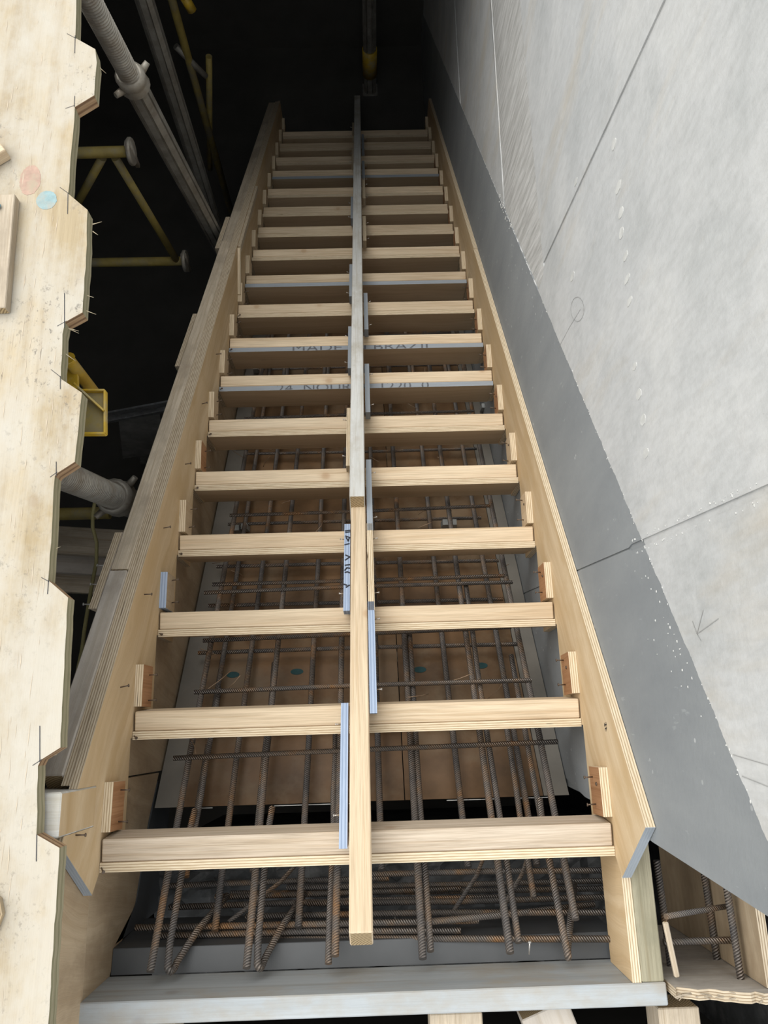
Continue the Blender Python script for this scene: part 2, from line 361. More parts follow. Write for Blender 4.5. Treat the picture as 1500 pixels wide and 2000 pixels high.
def tube_bm(bm, pts, r, seg=8, cap=True):
    uvl = bm.loops.layers.uv.verify(); pts = [Vector(p) for p in pts]; rings = []; acc = [0]
    for i in range(1, len(pts)): acc.append(acc[-1]+(pts[i]-pts[i-1]).length)
    nrm = None
    for i, p in enumerate(pts):
        t = (pts[min(i+1, len(pts)-1)]-pts[max(i-1, 0)]).normalized()
        if nrm is None: nrm = t.orthogonal().normalized()
        nrm = (nrm - t*nrm.dot(t)).normalized(); bn = t.cross(nrm)
        rr = r[i] if isinstance(r, (list, tuple)) else r
        rings.append([bm.verts.new(p + (nrm*math.cos(2*math.pi*k/seg)+bn*math.sin(2*math.pi*k/seg))*rr) for k in range(seg)])
    for i in range(len(pts)-1):
        for k in range(seg):
            j = (k+1) % seg
            fc = bm.faces.new((rings[i][k], rings[i][j], rings[i+1][j], rings[i+1][k])); fc.smooth = True
            for l, uv in zip(fc.loops, ((acc[i], k/seg), (acc[i], (k+1)/seg), (acc[i+1], (k+1)/seg), (acc[i+1], k/seg))): l[uvl].uv = uv
    if cap:
        bm.faces.new(rings[0][::-1]); bm.faces.new(rings[-1])
def tube(name, pts, r, m, parent=None, seg=8):
    bm = bmesh.new(); tube_bm(bm, pts, r, seg)
    me = bpy.data.meshes.new(name); bm.to_mesh(me); bm.free()
    return link(name, me, parent, [m])
def nail_mesh(L=0.03, r=0.0017, hr=0.0038):
    bm = bmesh.new()
    tube_bm(bm, [(0, 0, -0.008), (L, 0, 0)], r, 6); tube_bm(bm, [(L, 0, 0), (L+0.0022, 0, 0)], hr, 8)
    me = bpy.data.meshes.new('nail'); bm.to_mesh(me); bm.free(); me.materials.append(M['nail']); return me
NAIL = nail_mesh(.021)
NAILB = nail_mesh(); NAILB.materials[0] = M['nail_bright']
NAILS = nail_mesh(.012, .0014, .003); NAILS.materials[0] = M['nail_bright']
def nail(p, d, parent, me=None):
    o = link('nail', me or NAIL, parent); p = Vector(p)
    place(o, p, p+Vector(d))
    return o
def strokes(name, lines, wid, m, parent, fn):
    """flat lines of a drawn mark; fn maps (a, b) to a 3-D point on the surface"""
    bm = bmesh.new()
    for pl in lines:
        for (a0, b0), (a1, b1) in zip(pl[:-1], pl[1:]):
            d = Vector((a1-a0, b1-b0)); L = d.length or 1e-6; n = Vector((-d.y, d.x))*(wid/2/L); e = d*(wid*0.25/L)
            bm.faces.new([bm.verts.new(fn(x, y)) for x, y in ((a0-e.x+n.x, b0-e.y+n.y), (a0-e.x-n.x, b0-e.y-n.y), (a1+e.x-n.x, b1+e.y-n.y), (a1+e.x+n.x, b1+e.y+n.y))])
    me = bpy.data.meshes.new(name); bm.to_mesh(me); bm.free()
    return link(name, me, parent, [m])
def disc(name, c, rx, ry, t, axis, m, parent, seg=20, wob=0.0):
    pts = [(math.cos(2*math.pi*k/seg)*rx*(1+wob*random.uniform(-1, 1)), math.sin(2*math.pi*k/seg)*ry*(1+wob*random.uniform(-1, 1))) for k in range(seg)]
    bm = bmesh.new(); vs = []
    for a, b in pts:
        vs.append(bm.verts.new(Vector(c) + {'X': Vector((0, a, b)), 'Z': Vector((a, b, 0)), 'S': Vector((a, b*math.cos(A), -b*math.sin(A)))}[axis]))
    fc = bm.faces.new(vs)
    ex = bmesh.ops.extrude_face_region(bm, geom=[fc]); nv = [v for v in ex['geom'] if isinstance(v, bmesh.types.BMVert)]
    d = {'X': Vector((-t, 0, 0)), 'Z': Vector((0, 0, t)), 'S': Vector((0, math.sin(A)*t, math.cos(A)*t))}[axis]
    for v in nv: v.co += d
    bmesh.ops.recalc_face_normals(bm, faces=bm.faces[:])
    me = bpy.data.meshes.new(name); bm.to_mesh(me); bm.free()
    return link(name, me, parent, [m])
ORD = ['first', 'second', 'third', 'fourth', 'fifth', 'sixth', 'seventh', 'eighth', 'ninth', 'tenth', 'eleventh', 'twelfth',
       'thirteenth', 'fourteenth', 'fifteenth', 'sixteenth', 'seventeenth', 'eighteenth', 'nineteenth', 'twentieth']

# ================================================================ the setting
FLOOR = -3.52
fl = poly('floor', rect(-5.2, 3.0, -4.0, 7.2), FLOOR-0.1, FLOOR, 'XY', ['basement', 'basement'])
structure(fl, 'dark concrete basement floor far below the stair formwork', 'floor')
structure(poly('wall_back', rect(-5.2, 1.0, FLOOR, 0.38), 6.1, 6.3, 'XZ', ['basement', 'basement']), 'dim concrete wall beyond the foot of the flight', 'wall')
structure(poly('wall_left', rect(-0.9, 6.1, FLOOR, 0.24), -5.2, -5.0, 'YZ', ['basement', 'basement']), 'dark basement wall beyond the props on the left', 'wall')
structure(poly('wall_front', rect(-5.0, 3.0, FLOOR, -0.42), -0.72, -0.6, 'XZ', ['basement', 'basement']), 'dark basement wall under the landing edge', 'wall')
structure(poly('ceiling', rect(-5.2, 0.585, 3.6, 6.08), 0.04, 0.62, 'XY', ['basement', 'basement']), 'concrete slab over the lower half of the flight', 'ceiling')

# right wall: a backing with cast panels proud of it, joints left between them
WX = XR+0.021
wallr = thing('wall_right', 'pale grey concrete wall with a dark grey band along the stair', 'wall', (WX, 0.05, FLOOR)); wallr['kind'] = 'structure'
def wpt(x, y): p = onX(x, y, WX); return (p.y, p.z)
ztop = 1.75
e1, e2 = wpt(1275, 1645), wpt(1500, 1790)
def edgeY(z): return e1[0]+(z-e1[1])*(e2[0]-e1[0])/(e2[1]-e1[1])
g1a, g1b = wpt(1250, 1062), wpt(1500, 955)
def g1Y(z): return g1a[0]+(z-g1a[1])*(g1b[0]-g1a[0])/(g1b[1]-g1a[1])
g2a, g2b = wpt(1300, 0), wpt(1060, 520)
def g2Y(z): return g2b[0]+(z-g2b[1])*(g2a[0]-g2b[0])/(g2a[1]-g2b[1])
zb = -3.6
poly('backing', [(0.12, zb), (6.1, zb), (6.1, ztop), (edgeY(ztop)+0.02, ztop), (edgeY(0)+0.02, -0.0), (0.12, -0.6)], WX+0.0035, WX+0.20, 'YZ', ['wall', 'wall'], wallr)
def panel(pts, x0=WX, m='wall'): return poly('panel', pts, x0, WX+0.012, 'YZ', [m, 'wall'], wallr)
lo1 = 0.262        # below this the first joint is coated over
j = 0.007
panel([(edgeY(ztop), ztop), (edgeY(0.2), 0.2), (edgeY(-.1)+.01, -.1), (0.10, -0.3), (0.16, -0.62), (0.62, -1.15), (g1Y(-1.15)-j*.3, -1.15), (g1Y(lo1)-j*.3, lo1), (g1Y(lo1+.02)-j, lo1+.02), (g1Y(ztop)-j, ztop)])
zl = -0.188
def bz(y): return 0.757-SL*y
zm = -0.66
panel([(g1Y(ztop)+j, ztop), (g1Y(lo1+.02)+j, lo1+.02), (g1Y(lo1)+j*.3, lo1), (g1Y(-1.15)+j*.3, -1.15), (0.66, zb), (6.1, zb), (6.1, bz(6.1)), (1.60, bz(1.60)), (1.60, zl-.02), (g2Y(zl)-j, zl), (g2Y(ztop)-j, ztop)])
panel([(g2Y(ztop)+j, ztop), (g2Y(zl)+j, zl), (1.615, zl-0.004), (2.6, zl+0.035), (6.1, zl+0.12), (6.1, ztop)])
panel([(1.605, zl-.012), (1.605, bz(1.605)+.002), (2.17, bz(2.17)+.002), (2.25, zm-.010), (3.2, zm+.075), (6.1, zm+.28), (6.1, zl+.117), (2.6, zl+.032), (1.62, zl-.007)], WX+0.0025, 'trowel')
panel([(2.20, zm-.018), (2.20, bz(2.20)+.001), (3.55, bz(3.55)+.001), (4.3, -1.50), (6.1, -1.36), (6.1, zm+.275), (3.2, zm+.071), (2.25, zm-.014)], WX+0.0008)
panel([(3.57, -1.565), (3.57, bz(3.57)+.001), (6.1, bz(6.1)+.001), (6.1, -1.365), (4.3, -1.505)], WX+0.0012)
# raised bead along the two lift lines
def bead(pts, r): tube('lift_line', [(WX+0.002, y, z) for y, z in pts], r, 'wall', wallr, 6)
bead([(2.19+i*0.1, zm-.016+i*0.0092+random.uniform(-.003, .003)) for i in range(30)], 0.003)
bead([(3.55+i*0.1, -1.565+i*0.0076+random.uniform(-.003, .003)) for i in range(20)], 0.003)
# crumbs of mortar along the joint and the ragged top of the grey coat
bm = bmesh.new()
def crumb(y, z, r):
    mm = Matrix.Translation((WX-0.0005, y, z)) @ Matrix.Diagonal((0.5, random.uniform(.6, 1.5), random.uniform(.6, 1.4), 1))
    bmesh.ops.create_icosphere(bm, subdivisions=1, radius=r, matrix=mm)
for k in range(110):
    z = random.uniform(0.29, 1.3); crumb(g1Y(z)+random.choice((-1, 1, 1))*random.uniform(.010, .017), z, random.uniform(.001, .0022))
for k in range(90):
    t = random.random(); y = 0.1+t*2.6; crumb(y, 0.757-SL*y+random.gauss(0, .003), random.uniform(.001, .0022))
for k in range(30):
    y = 0.42+random.gauss(0, .09); crumb(y, 0.735-SL*y-abs(random.gauss(0, .05)), random.uniform(.001, .0025))
for k in range(30):
    y = 2.2+random.gauss(0, .12); crumb(y, 0.757-SL*y+random.gauss(0, .012), random.uniform(.002, .005))
me = bpy.data.meshes.new('mortar_crumbs'); bm.to_mesh(me); bm.free()
o = link('mortar_crumbs', me, wallr, ['mortar']); o['kind'] = 'stuff'
for px, py in ((1199, 282), (1208, 365), (1213, 415), (1214, 455), (1222, 500), (1225, 545), (1230, 588), (1240, 715), (1248, 770), (1256, 820), (1262, 885), (1125, 355), (1118, 540)):
    p = onX(px, py, WX); disc('patch', p, random.uniform(.007, .011), random.uniform(.012, .02), 0.0009, 'X', 'mortar', wallr, 14, .12)
def wmark(lines, wid=0.0013):
    strokes('pencil_mark', [[wpt(*q) for q in l] for l in lines], wid, 'pencil', wallr, lambda a, b: (WX-0.0009, a, b))
wmark([[(1353, 1213), (1362, 1238), (1374, 1192)], [(1362, 1238), (1404, 1208)], [(1362, 1238), (1370, 1252)]])
wmark([[(1128+13*math.cos(t*.4), 604+24*math.sin(t*.4)) for t in range(17)], [(1092, 678), (1112, 640), (1134, 604)]])
wmark([[(1432, 1474), (1500, 1494)], [(1450, 1516), (1500, 1536)]])

# ground around the opening, behind the landing edge, plus an added sky-blocking fill
gr = poly('ground', rect(-3.0, 3.0, -4.0, -0.62), -0.42, -0.30, 'XY', ['basement', 'basement'])
structure(gr, 'rough concrete behind the landing form', 'ground')
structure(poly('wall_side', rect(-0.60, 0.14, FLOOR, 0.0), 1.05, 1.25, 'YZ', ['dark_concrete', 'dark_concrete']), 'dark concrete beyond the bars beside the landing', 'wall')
structure(poly('sky_block_side', rect(0.1, 6.1, FLOOR, 0.0), WX+.201, 1.25, 'YZ', ['dark_concrete', 'dark_concrete']), 'added unseen dark fill behind the right wall, shutting out the sky', 'ground')  # added unseen mass that stops sky leaking in past the wall

# ================================================================ soffit form under the bars
SO = -0.405
sof = thing('soffit_form', 'brown film-faced plywood soffit form under the rebar mat', 'formwork', (0, 0.09, SO-0.1))
def sl_box(name, y0, y1, x0, x1, off0, off1, mats, parent):
    return poly(name, [(y0, off0-SL*y0), (y1, off0-SL*y1), (y1, off1-SL*y1), (y0, off1-SL*y0)], x0, x1, 'YZ', mats, parent, (math.cos(A), -math.sin(A)))
cuts = [0.092, 0.62, 1.36, 2.36, 3.36, 4.36, 5.1]
for i in range(6):
    y0, y1 = cuts[i]+0.0015, cuts[i+1]-0.0015
    sl_box('sheet', y0, y1, XL+0.065, 0.0 if i % 2 else 0.12, SO-0.02, SO, ['film', 'film'], sof)
    sl_box('sheet', y0, y1, 0.003 if i % 2 else 0.123, XR-0.055, SO-0.02, SO-0.0006, ['film', 'film'], sof)
    sl_box('edge_strip', y0, y1, XL-0.012, XL+0.063, SO-0.02, SO+0.0015, ['film_grey', 'film_grey'], sof)
    sl_box('edge_strip', y0, y1, XR-0.053, XR+0.018, SO-0.02, SO+0.0015, ['film_grey', 'film_grey'], sof)
for px, py in ((455, 1318), (580, 1312), (820, 1308), (940, 1300)):
    disc('paint_spot', onS(px, py, SO+0.0004), .021, .012, 0.0008, 'S', 'teal', sof)
for i in range(5):
    yy = 0.5+i*0.95
    timber('bearer', (XL-.03, yy, SO-.02/math.cos(A)-SL*yy-.06), (XR-.02, yy, SO-.02/math.cos(A)-SL*yy-.06), .045, .09, ['rail', 'pine_end'], sof, (0, math.sin(A), math.cos(A)))
# torn paper along the top end of the sheets
x = XL+0.02
while x < XR-.06:
    wdt = random.uniform(.02, .09)
    if random.random() < .75:
        z0 = SO-SL*.092
        poly('torn_film', [(x, z0-.002), (x+wdt, z0-.002), (x+wdt*.9, z0-random.uniform(.006, .016)), (x+wdt*.2, z0-random.uniform(.006, .02))], .088, .090, 'XZ', ['mortar', 'mortar'], sof)
    x += wdt

# ================================================================ stringers
DY = []
LPX = [(191, 1703), (255, 1444.6), (305, 1243.5), (347.8, 1086), (380.4, 958.4), (408, 853.9), (430.8, 764.7), (450, 688.7), (465, 621.5), (481, 562), (492, 510), (504, 464.4), (512.8, 423.6), (521.6, 387), (530, 350), (536.8, 324), (544, 296), (550.8, 272)]
RPX = [(1208, 1673), (1140, 1419), (1085, 1221.7), (1043.4, 1070), (1010.4, 943), (983, 840), (961, 754), (942, 678), (926.5, 611.5), (912.8, 552.8), (899, 501), (888, 456), (876.8, 416.8), (867, 380), (858.4, 343), (851, 317), (842.8, 290), (836, 266.4)]
RY = []
for i in range(NR):        # each riser's place on the flight, as set out on site (within a centimetre of the regular pitch)
    a, b = onS(*LPX[i], 0), onS(*RPX[i], 0)
    RY.append(((a.y+b.y)/2*0.8+i*G*0.2))
RZ = [-SL*y for y in RY]
TOPO = 0.285
def teeth(i0, i1, ylo_end):
    """lower edge of a stringer: level under each tread, plumb behind each riser"""
    pts = []
    for i in range(i0, i1):
        zt = RZ[i+1]+0.012 if i+1 < NR else RZ[i]-H
        pts += [(RY[i]+0.004, RZ[i]-0.004), (RY[i]+0.004, zt)]
        ye = RY[i+1]+0.004 if i+1 < NR else RY[i]+G
        pts += [(ye, zt)]
    return pts
JR = 9     # the sheets meet near the tenth riser
def stringer_outline(first, i0, i1, yend, topo, notch=None):
    lowr = teeth(i0, i1, None)
    top = []
    if first:
        start = [(0.083, 0.228), (-0.038, 0.034), (0.0, -0.002)]
        if notch: start = [(0.1834, topo-SL*.1834), (0.1834, 0.0567), (0.0996, 0.0567), (0.0996, topo-SL*.097-.004)] + start
    else:
        start = [(RY[i0]+0.004, topo-SL*RY[i0]), (RY[i0]+0.004, RZ[i0]-0.004)]
    end = [(yend, lowr[-1][1]), (yend, topo-SL*yend)]
    pts = start + lowr + end
    out = [pts[0]]
    for q in pts[1:]:
        if (Vector(q)-Vector(out[-1])).length > 1e-4: out.append(q)
    return out
gdir = (math.cos(A), -math.sin(A))
NORM = Vector((0, math.sin(A), math.cos(A)))
strR = thing('stringer', 'plywood stringer with saw-tooth lower edge fixed against the grey wall', 'stringer', (XR+.009, 0, 0))
strL = thing('stringer', 'left plywood stringer stacked against a weathered timber rail', 'stringer', (XL-.009, 0, 0))
poly('sheet', stringer_outline(True, 0, JR, RY[JR]+0.004, TOPO), XR, XR+0.0195, 'YZ', ['ply', 'edge'], strR, gdir)
poly('sheet', stringer_outline(False, JR, NR, 4.95, TOPO), XR+0.0005, XR+0.0195, 'YZ', ['ply', 'edge'], strR, gdir)
poly('sheet', stringer_outline(True, 0, JR, RY[JR]+0.004, TOPO, True), XL-0.018, XL, 'YZ', ['ply', 'edge_old'], strL, gdir)
poly('sheet', stringer_outline(False, JR, NR, 4.95, TOPO), XL-0.018, XL-0.0005, 'YZ', ['ply', 'edge_old'], strL, gdir)
# sealed grey square-cut ends
def cutend(par, x0, x1):
    d = Vector((-.121, -.194)).normalized(); n = Vector((-d.y, d.x))*-1
    a = Vector((0.083, 0.228)); b = Vector((-0.038, 0.034)); n = Vector((-.849, .529))
    poly('sealed_end', [tuple(a), tuple(b), tuple(b+n*.0012), tuple(a+n*.0012)], x0, x1, 'YZ', ['edge_grey', 'edge_grey'], par)
cutend(strR, XR, XR+.0195); cutend(strL, XL-.018, XL)
# the side form that closes the left of the flight, and the rail outside it
def strip(y0, y1, o0, o1): return [(y0, o0-SL*y0), (y1, o0-SL*y1), (y1, o1-SL*y1), (y0, o1-SL*y0)]
poly('side_form', strip(0.19, 2.43, SO-.06, TOPO-.004), XL-.0375, XL-.0185, 'YZ', ['ply_side', 'edge_old'], strL, (0.2, 1))
poly('side_form', strip(2.433, 4.95, SO-.06, TOPO-.006), XL-.0375, XL-.0185, 'YZ', ['ply_side', 'edge_old'], strL, (0.2, 1))
def rail(y0, y1, mt, topo, x1=XL-.038, wd=.047):
    p0 = Vector((x1-wd/2, y0, topo-.045/math.cos(A)-SL*y0)); p1 = Vector((x1-wd/2, y1, topo-.045/math.cos(A)-SL*y1))
    return timber('rail', p0, p1, wd, .09, [mt, 'pine_end'], strL, NORM)
rail(0.1865, 0.690, 'rail_grey', TOPO+.004); rail(0.694, 2.6, 'rail', TOPO+.002); rail(2.603, 4.9, 'rail', TOPO-.004)
for y0, y1, dz in ((0.60, 0.84, .004), (1.62, 1.98, -.01), (2.55, 2.9, .0)):
    poly('splice_strip', strip(y0, y1, .17+dz, .285+dz), XL-.106, XL-.0855, 'YZ', ['rail_grey', 'edge_old'], strL, gdir)
for y in (.62, .68, .74):
    nail((XL-.106, y, .255-SL*y), (-1, 0, .0), strL, NAILB)
timber('far_strip', (XL+.0075, RY[9]+.08, TOPO-.02-SL*(RY[9]+.08)), (XL+.0075, 3.3, TOPO-.02-SL*3.3), .014, .03, ['edge_old', 'edge_old'], strL, NORM, .001)
timber('far_strip', (XL+.0075, RY[9]+.07, TOPO-.015-SL*(RY[9]+.07)), (XL+.0075, RY[8]+.12, RZ[8]+.005), .014, .022, ['edge', 'edge'], strL, NORM, .001)

# cleats behind each riser with their nails
def box_mesh(name, lx, ly, lz):
    me = poly_mesh(name, rect(-ly/2, ly/2, -lz/2, lz/2), -lx/2, lx/2, 'YZ', (0, 1)); return me
CLE = []
for fm, em in (('ply_red', 'edge'), ('ply_side', 'edge_blue'), ('ply_riser', 'edge')):
    me = box_mesh('cleat', 0.02, 0.105, 0.085); me.materials.append(M[fm]); me.materials.append(M[em]); CLE.append(me)
for i in range(NR):
    for sgn, par, xx in ((1, strL, XL+.0104), (-1, strR, XR-.0104)):
        kind = 1 if (i == 2 and sgn == 1) else (0 if random.random() < .5 or i < 2 else 2)
        c = link('cleat', CLE[kind], par)
        c.location = Vector((xx, RY[i]+.080+.054, RZ[i]-.0335+random.uniform(-.008, .004)))
        c.rotation_euler = (random.uniform(-.05, .05), 0, 0)
        if i < 9:
            for dy in (-.03, .032):
                n = bpy.data.objects.new('nail', NAIL); COL.objects.link(n); n.parent = c
                n.matrix_basis = Matrix.Translation((sgn*.01, dy+random.uniform(-.006, .006), random.uniform(-.012, .004))) @ Matrix.Rotation(0 if sgn > 0 else math.pi, 4, 'Z') @ Matrix.Rotation(random.uniform(-.15, .15), 4, 'Y')
for px, py in ((318, 1030), (360, 905), (393, 787), (421, 690), (280, 1160), (233, 1342), (145, 1632)):
    nail(onX(px, py, XL), (1, random.uniform(-.15, .15), random.uniform(-.1, .15)), strL)
for i in range(9):
    nail((XL, RY[i]+.012, RZ[i]+.006), (.6, -.3, .5), strL); nail((XR, RY[i]+.15, RZ[i]-.02), (-1, 0, .05), strR)
def smark(lines, wid=.0022): strokes('ink_mark', [[(onX(*q, XR).y, onX(*q, XR).z) for q in l] for l in lines], wid, 'ink', strR, lambda a, b: (XR-.0008, a, b))
smark([[(1181, 1412), (1181, 1419)], [(1184, 1411), (1184, 1419)], [(1181, 1416), (1185, 1415)], [(1182, 1424), (1185, 1421), (1184, 1428)]])

# ================================================================ risers
M['pine_rough'] = wood('rough_sawn_pine', (0.50, 0.405, 0.30), (0.62, 0.525, 0.42), fib=0.45)
BAT1 = timber_mesh('batten', WID-0.008, 0.048, 0.09, 0.0025); [BAT1.materials.append(M[k]) for k in ('pine_rough', 'pine_end')]
BAT = timber_mesh('batten', WID-0.008, 0.048, 0.09, 0.0025); [BAT.materials.append(M[k]) for k in ('pine', 'pine_end')]
PAN = {}
for k in ('edge', 'edge_grey'):
    me = poly_mesh('plywood_panel', rect(-WID/2+.001, WID/2-.001, -.176, 0), 0, .02, 'XZ', (1, 0))
    me.materials.append(M['ply_riser']); me.materials.append(M[k]); PAN[k] = me
GREY = (6, 7, 9, 14); RAKE = math.radians(6.5)
def stamp(txt, riser, x0, x1, dy, cap):
    cu = bpy.data.curves.new('stamp', 'FONT'); cu.body = txt; cu.size = 1.0; cu.resolution_u = 3
    to = bpy.data.objects.new('stamp', cu); COL.objects.link(to)
    dg = bpy.context.evaluated_depsgraph_get(); me = bpy.data.meshes.new_from_object(to.evaluated_get(dg))
    bpy.data.objects.remove(to)
    xs = [v.co.x for v in me.vertices]; ys = [v.co.y for v in me.vertices]
    bm = bmesh.new(); bm.from_mesh(me)
    for v in bm.verts:
        v.co = Vector((x0+(v.co.x-min(xs))/(max(xs)-min(xs))*(x1-x0), (v.co.y-min(ys))/(max(ys)-min(ys))*cap-dy, 0))
    for co, no in (((0, .001, 0), (0, -1, 0)), ((0, .019, 0), (0, 1, 0))):
        g = bm.verts[:]+bm.edges[:]+bm.faces[:]
        bmesh.ops.bisect_plane(bm, geom=g, plane_co=co, plane_no=no, clear_outer=True)
    me2 = bpy.data.meshes.new('stamp'); bm.to_mesh(me2); bm.free(); me2.materials.append(M['ink_grey'])
    return me2
for i in range(NR):
    nm = ORD[i]
    lab = '%s riser form down from the landing, pine batten on plywood' % nm
    if i == 0: lab = 'nearest riser form at the top of the flight, knotty pine batten on plywood'
    if i == NR-1: lab = 'farthest riser form at the foot of the flight, dim pine batten on plywood'
    if i == 7: lab = 'eighth riser form down, grey edge stamped MADE IN BRAZIL'
    if i == 6: lab = 'seventh riser form down, grey sealed edge with a clipped number stamp'
    if i in (9, 14): lab = '%s riser form down, pine batten with a plain grey sealed edge' % nm
    r = thing('riser_form', lab, 'riser form', (0, RY[i], RZ[i]), 'riser forms of the flight')
    r.rotation_euler = (RAKE if i < 4 else RAKE*(.6 if i < 6 else .3), 0, 0)
    b = link('batten', BAT if i else BAT1, r); b.matrix_parent_inverse = Matrix.Identity(4)
    b.location = (-WID/2+.004+random.uniform(-.002, .002), .0445, -.0455+random.uniform(-.001, .001))
    b.rotation_euler = (random.uniform(-.01, .01), 0, 0)
    p = link('plywood_panel', PAN['edge_grey' if i in GREY else 'edge'], r); p.matrix_parent_inverse = Matrix.Identity(4)
    p.location = (0, 0, 0)
    if i in (6, 7):
        me = stamp('24  NOURIN  1220  0' if i == 6 else 'MADE IN BRAZIL', i, -.33 if i == 6 else -.285, .30 if i == 6 else .345, .004 if i == 7 else .010, .034 if i == 7 else .036)
        s = bpy.data.objects.new('stamp', me); COL.objects.link(s); s.parent = p; s.location = (0, 0, .0006)
    if i < 10:
        for xx in (-.5, -.33, -.08, .2, .43, .52):
            n = bpy.data.objects.new('nail', NAIL); COL.objects.link(n); n.parent = p
            n.matrix_basis = Matrix.Translation((xx+random.uniform(-.05, .05), .024, -.03+random.uniform(-.012, .012))) @ Matrix.Rotation(-math.pi/2, 4, 'Z')

# ================================================================ centre brace with its plywood gussets
cb = thing('centre_brace', 'long timber laid down the middle of the risers with plywood gussets', 'timber', (0, 0, 0))
BO, TO_ = 0.056, 0.160      # measured vertically above the nosing line
def brace(y0, y1, x0, x1, o0, o1, mt, wd=.046):
    th = (o1-o0)*math.cos(A); om = (o0+o1)/2
    return timber('length', (x0, y0, om-SL*y0), (x1, y1, om-SL*y1), wd, th, [mt, 'pine_end'], cb, NORM)
pe = onS(705, 1871, .132)
brace(pe.y+.02, 0.962, pe.x, 0.006, BO, .132, 'pine')
brace(0.964, 5.30, 0.004, 0.020, BO+.004, TO_+.028, 'pine_pale', .048)
GSIDE = [-1, 1, -1, 1, 1, -1, 1, -1, 1, -1, 1, 1, -1, 1, -1, 1, 1]
GM = ['edge_blue', 'edge_blue', 'edge_blue', 'edge', 'edge_grey', 'edge', 'edge_grey', 'edge_grey', 'edge_grey', 'edge_grey', 'edge', 'edge', 'edge_grey', 'edge_grey', 'edge', 'edge_grey', 'edge']
SPAN = [(0, 1, -1, 'edge_blue'), (1, 2, 1, 'edge_blue'), (2, 3, -1, 'edge_blue'), (2, 3, 1, 'edge'), (3, 4, 1, 'edge_grey'), (4, 5, -1, 'edge'), (5, 6, 1, 'edge_grey'),
        (6, 7, -1, 'edge_grey'), (7, 8, 1, 'edge_grey'), (8, 9, -1, 'edge_grey'), (10, 11, 1, 'edge'), (11, 12, -1, 'edge_grey'), (12, 13, 1, 'edge'), (13, 14, 1, 'edge_grey'),
        (14, 15, -1, 'edge'), (15, 16, 1, 'edge_grey'), (16, 17, -1, 'edge')]
GUS = {}
for k, (i0, i1, sd, em) in enumerate(SPAN):
    y0, y1 = RY[i0]+.045, RY[i1]+.072
    xc = 0.004+0.0037*(y0+y1)/2
    xa = xc+sd*.0255; xb = xa+sd*.018
    o1 = .125
    g = poly('gusset', [(y0, BO+.002-SL*y0), (y1, BO+.002-SL*y1), (y1, o1-SL*y1), (y0, o1-SL*y0)], min(xa, xb), max(xa, xb), 'YZ', ['ply_riser', em], cb, gdir)
    for yy in (y0+.06, y1-.05):
        nail((xb, yy, .10-SL*yy), (sd, 0, 0), cb, NAILS)
    if k == 2:
        gx0, gx1 = min(xa, xb), max(xa, xb)
        def gf(a, b): return (a, b, o1-SL*b+.0012)
        def U(v, py): q = onS(676, py, o1); return (gx0+v*(gx1-gx0), q.y)
        L_ = [[U(.15, 1037), U(.95, 1036)], [U(.2, 1040), U(.95, 1039)], [U(.2, 1047), U(.9, 1050)], [U(.3, 1050), U(.75, 1057)], [U(.9, 1050), U(.6, 1057)],
              [U(.1, 1064), U(.85, 1062)], [U(.25, 1084), U(.95, 1088)], [U(.95, 1088), U(.2, 1094)], [U(.2, 1104), U(.95, 1103)], [U(.15, 1114), U(.5, 1109), U(.95, 1110)],
              [U(.2, 1118), U(.6, 1117), U(.95, 1119)], [U(.05, 1141), U(.5, 1143)], [U(.4, 1147), U(.9, 1143)]]
        strokes('stamp', L_, .0042, 'ink', g, gf)

# ================================================================ reinforcement of the flight
mat1 = thing('rebar_mat', 'rusty two-layer rebar mat tied inside the stair form', 'rebar', (0, 0, -.4))
UO, LO = -0.215, -0.335
def bar(name, pts, r, par): return tube(name, pts, r*1.22, 'rebar', par, 8)
def lb(x0, x1, y0, y1, off, r, off0=None):
    n = 6; pts = []
    for k in range(n+1):
        t = k/n; y = y0+(y1-y0)*t
        pts.append((x0+(x1-x0)*t+random.uniform(-.002, .002), y, off-SL*y+random.uniform(-.002, .002)))
    return bar('lengthwise_bar', pts, r, mat1)
UX = [-.462, -.252, -.054, .141, .335, .500]; LX = [-.445, -.356, -.154, .05, .27, .45]
yend_u = [-.215, -.215, -.20, -.21, -.205, -.15]
for x, ye in zip(UX, yend_u):
    lb(x-.004, x+.006, ye, 2.3, UO, .0073); lb(x+.010, x+.016, 1.9, 4.7, UO, .0073)
for x in LX:
    lb(x, x+.004, -.06 if x not in (-.356, -.154) else -.17, 2.2, LO, .0073); lb(x-.014, x-.010, 1.9, 4.7, LO, .0073)
for x, y0, y1, o in ((-.425, -.02, .42, UO-.03), (-.275, -.05, .5, LO+.03), (.155, -.2, .62, UO-.012), (.355, -.19, .75, UO-.012), (.47, .0, .5, UO-.06), (.42, -.12, .35, LO+.04), (-.072, -.215, .3, UO-.01)):
    lb(x, x+.004, y0, y1, o, .0065)
def cbar(y, off, x0, x1, tilt=0.0, r=.0055):
    bar('crosswise_bar', [(x0, y, off-SL*y), ((x0+x1)/2, y+tilt/2+random.uniform(-.004, .004), off-SL*(y+tilt/2)), (x1, y+tilt, off-SL*(y+tilt))], r, mat1)
for y in (0.223, 0.41, 0.576, 0.735, 0.765, 0.93, 1.07, 1.25, 1.42, 1.6, 1.8, 2.0, 2.2, 2.4, 2.65, 2.9):
    cbar(y+random.uniform(-.008, .008), UO+.013, -.495+random.uniform(-.02, .02), .515+random.uniform(-.04, .03), random.uniform(-.005, .03))
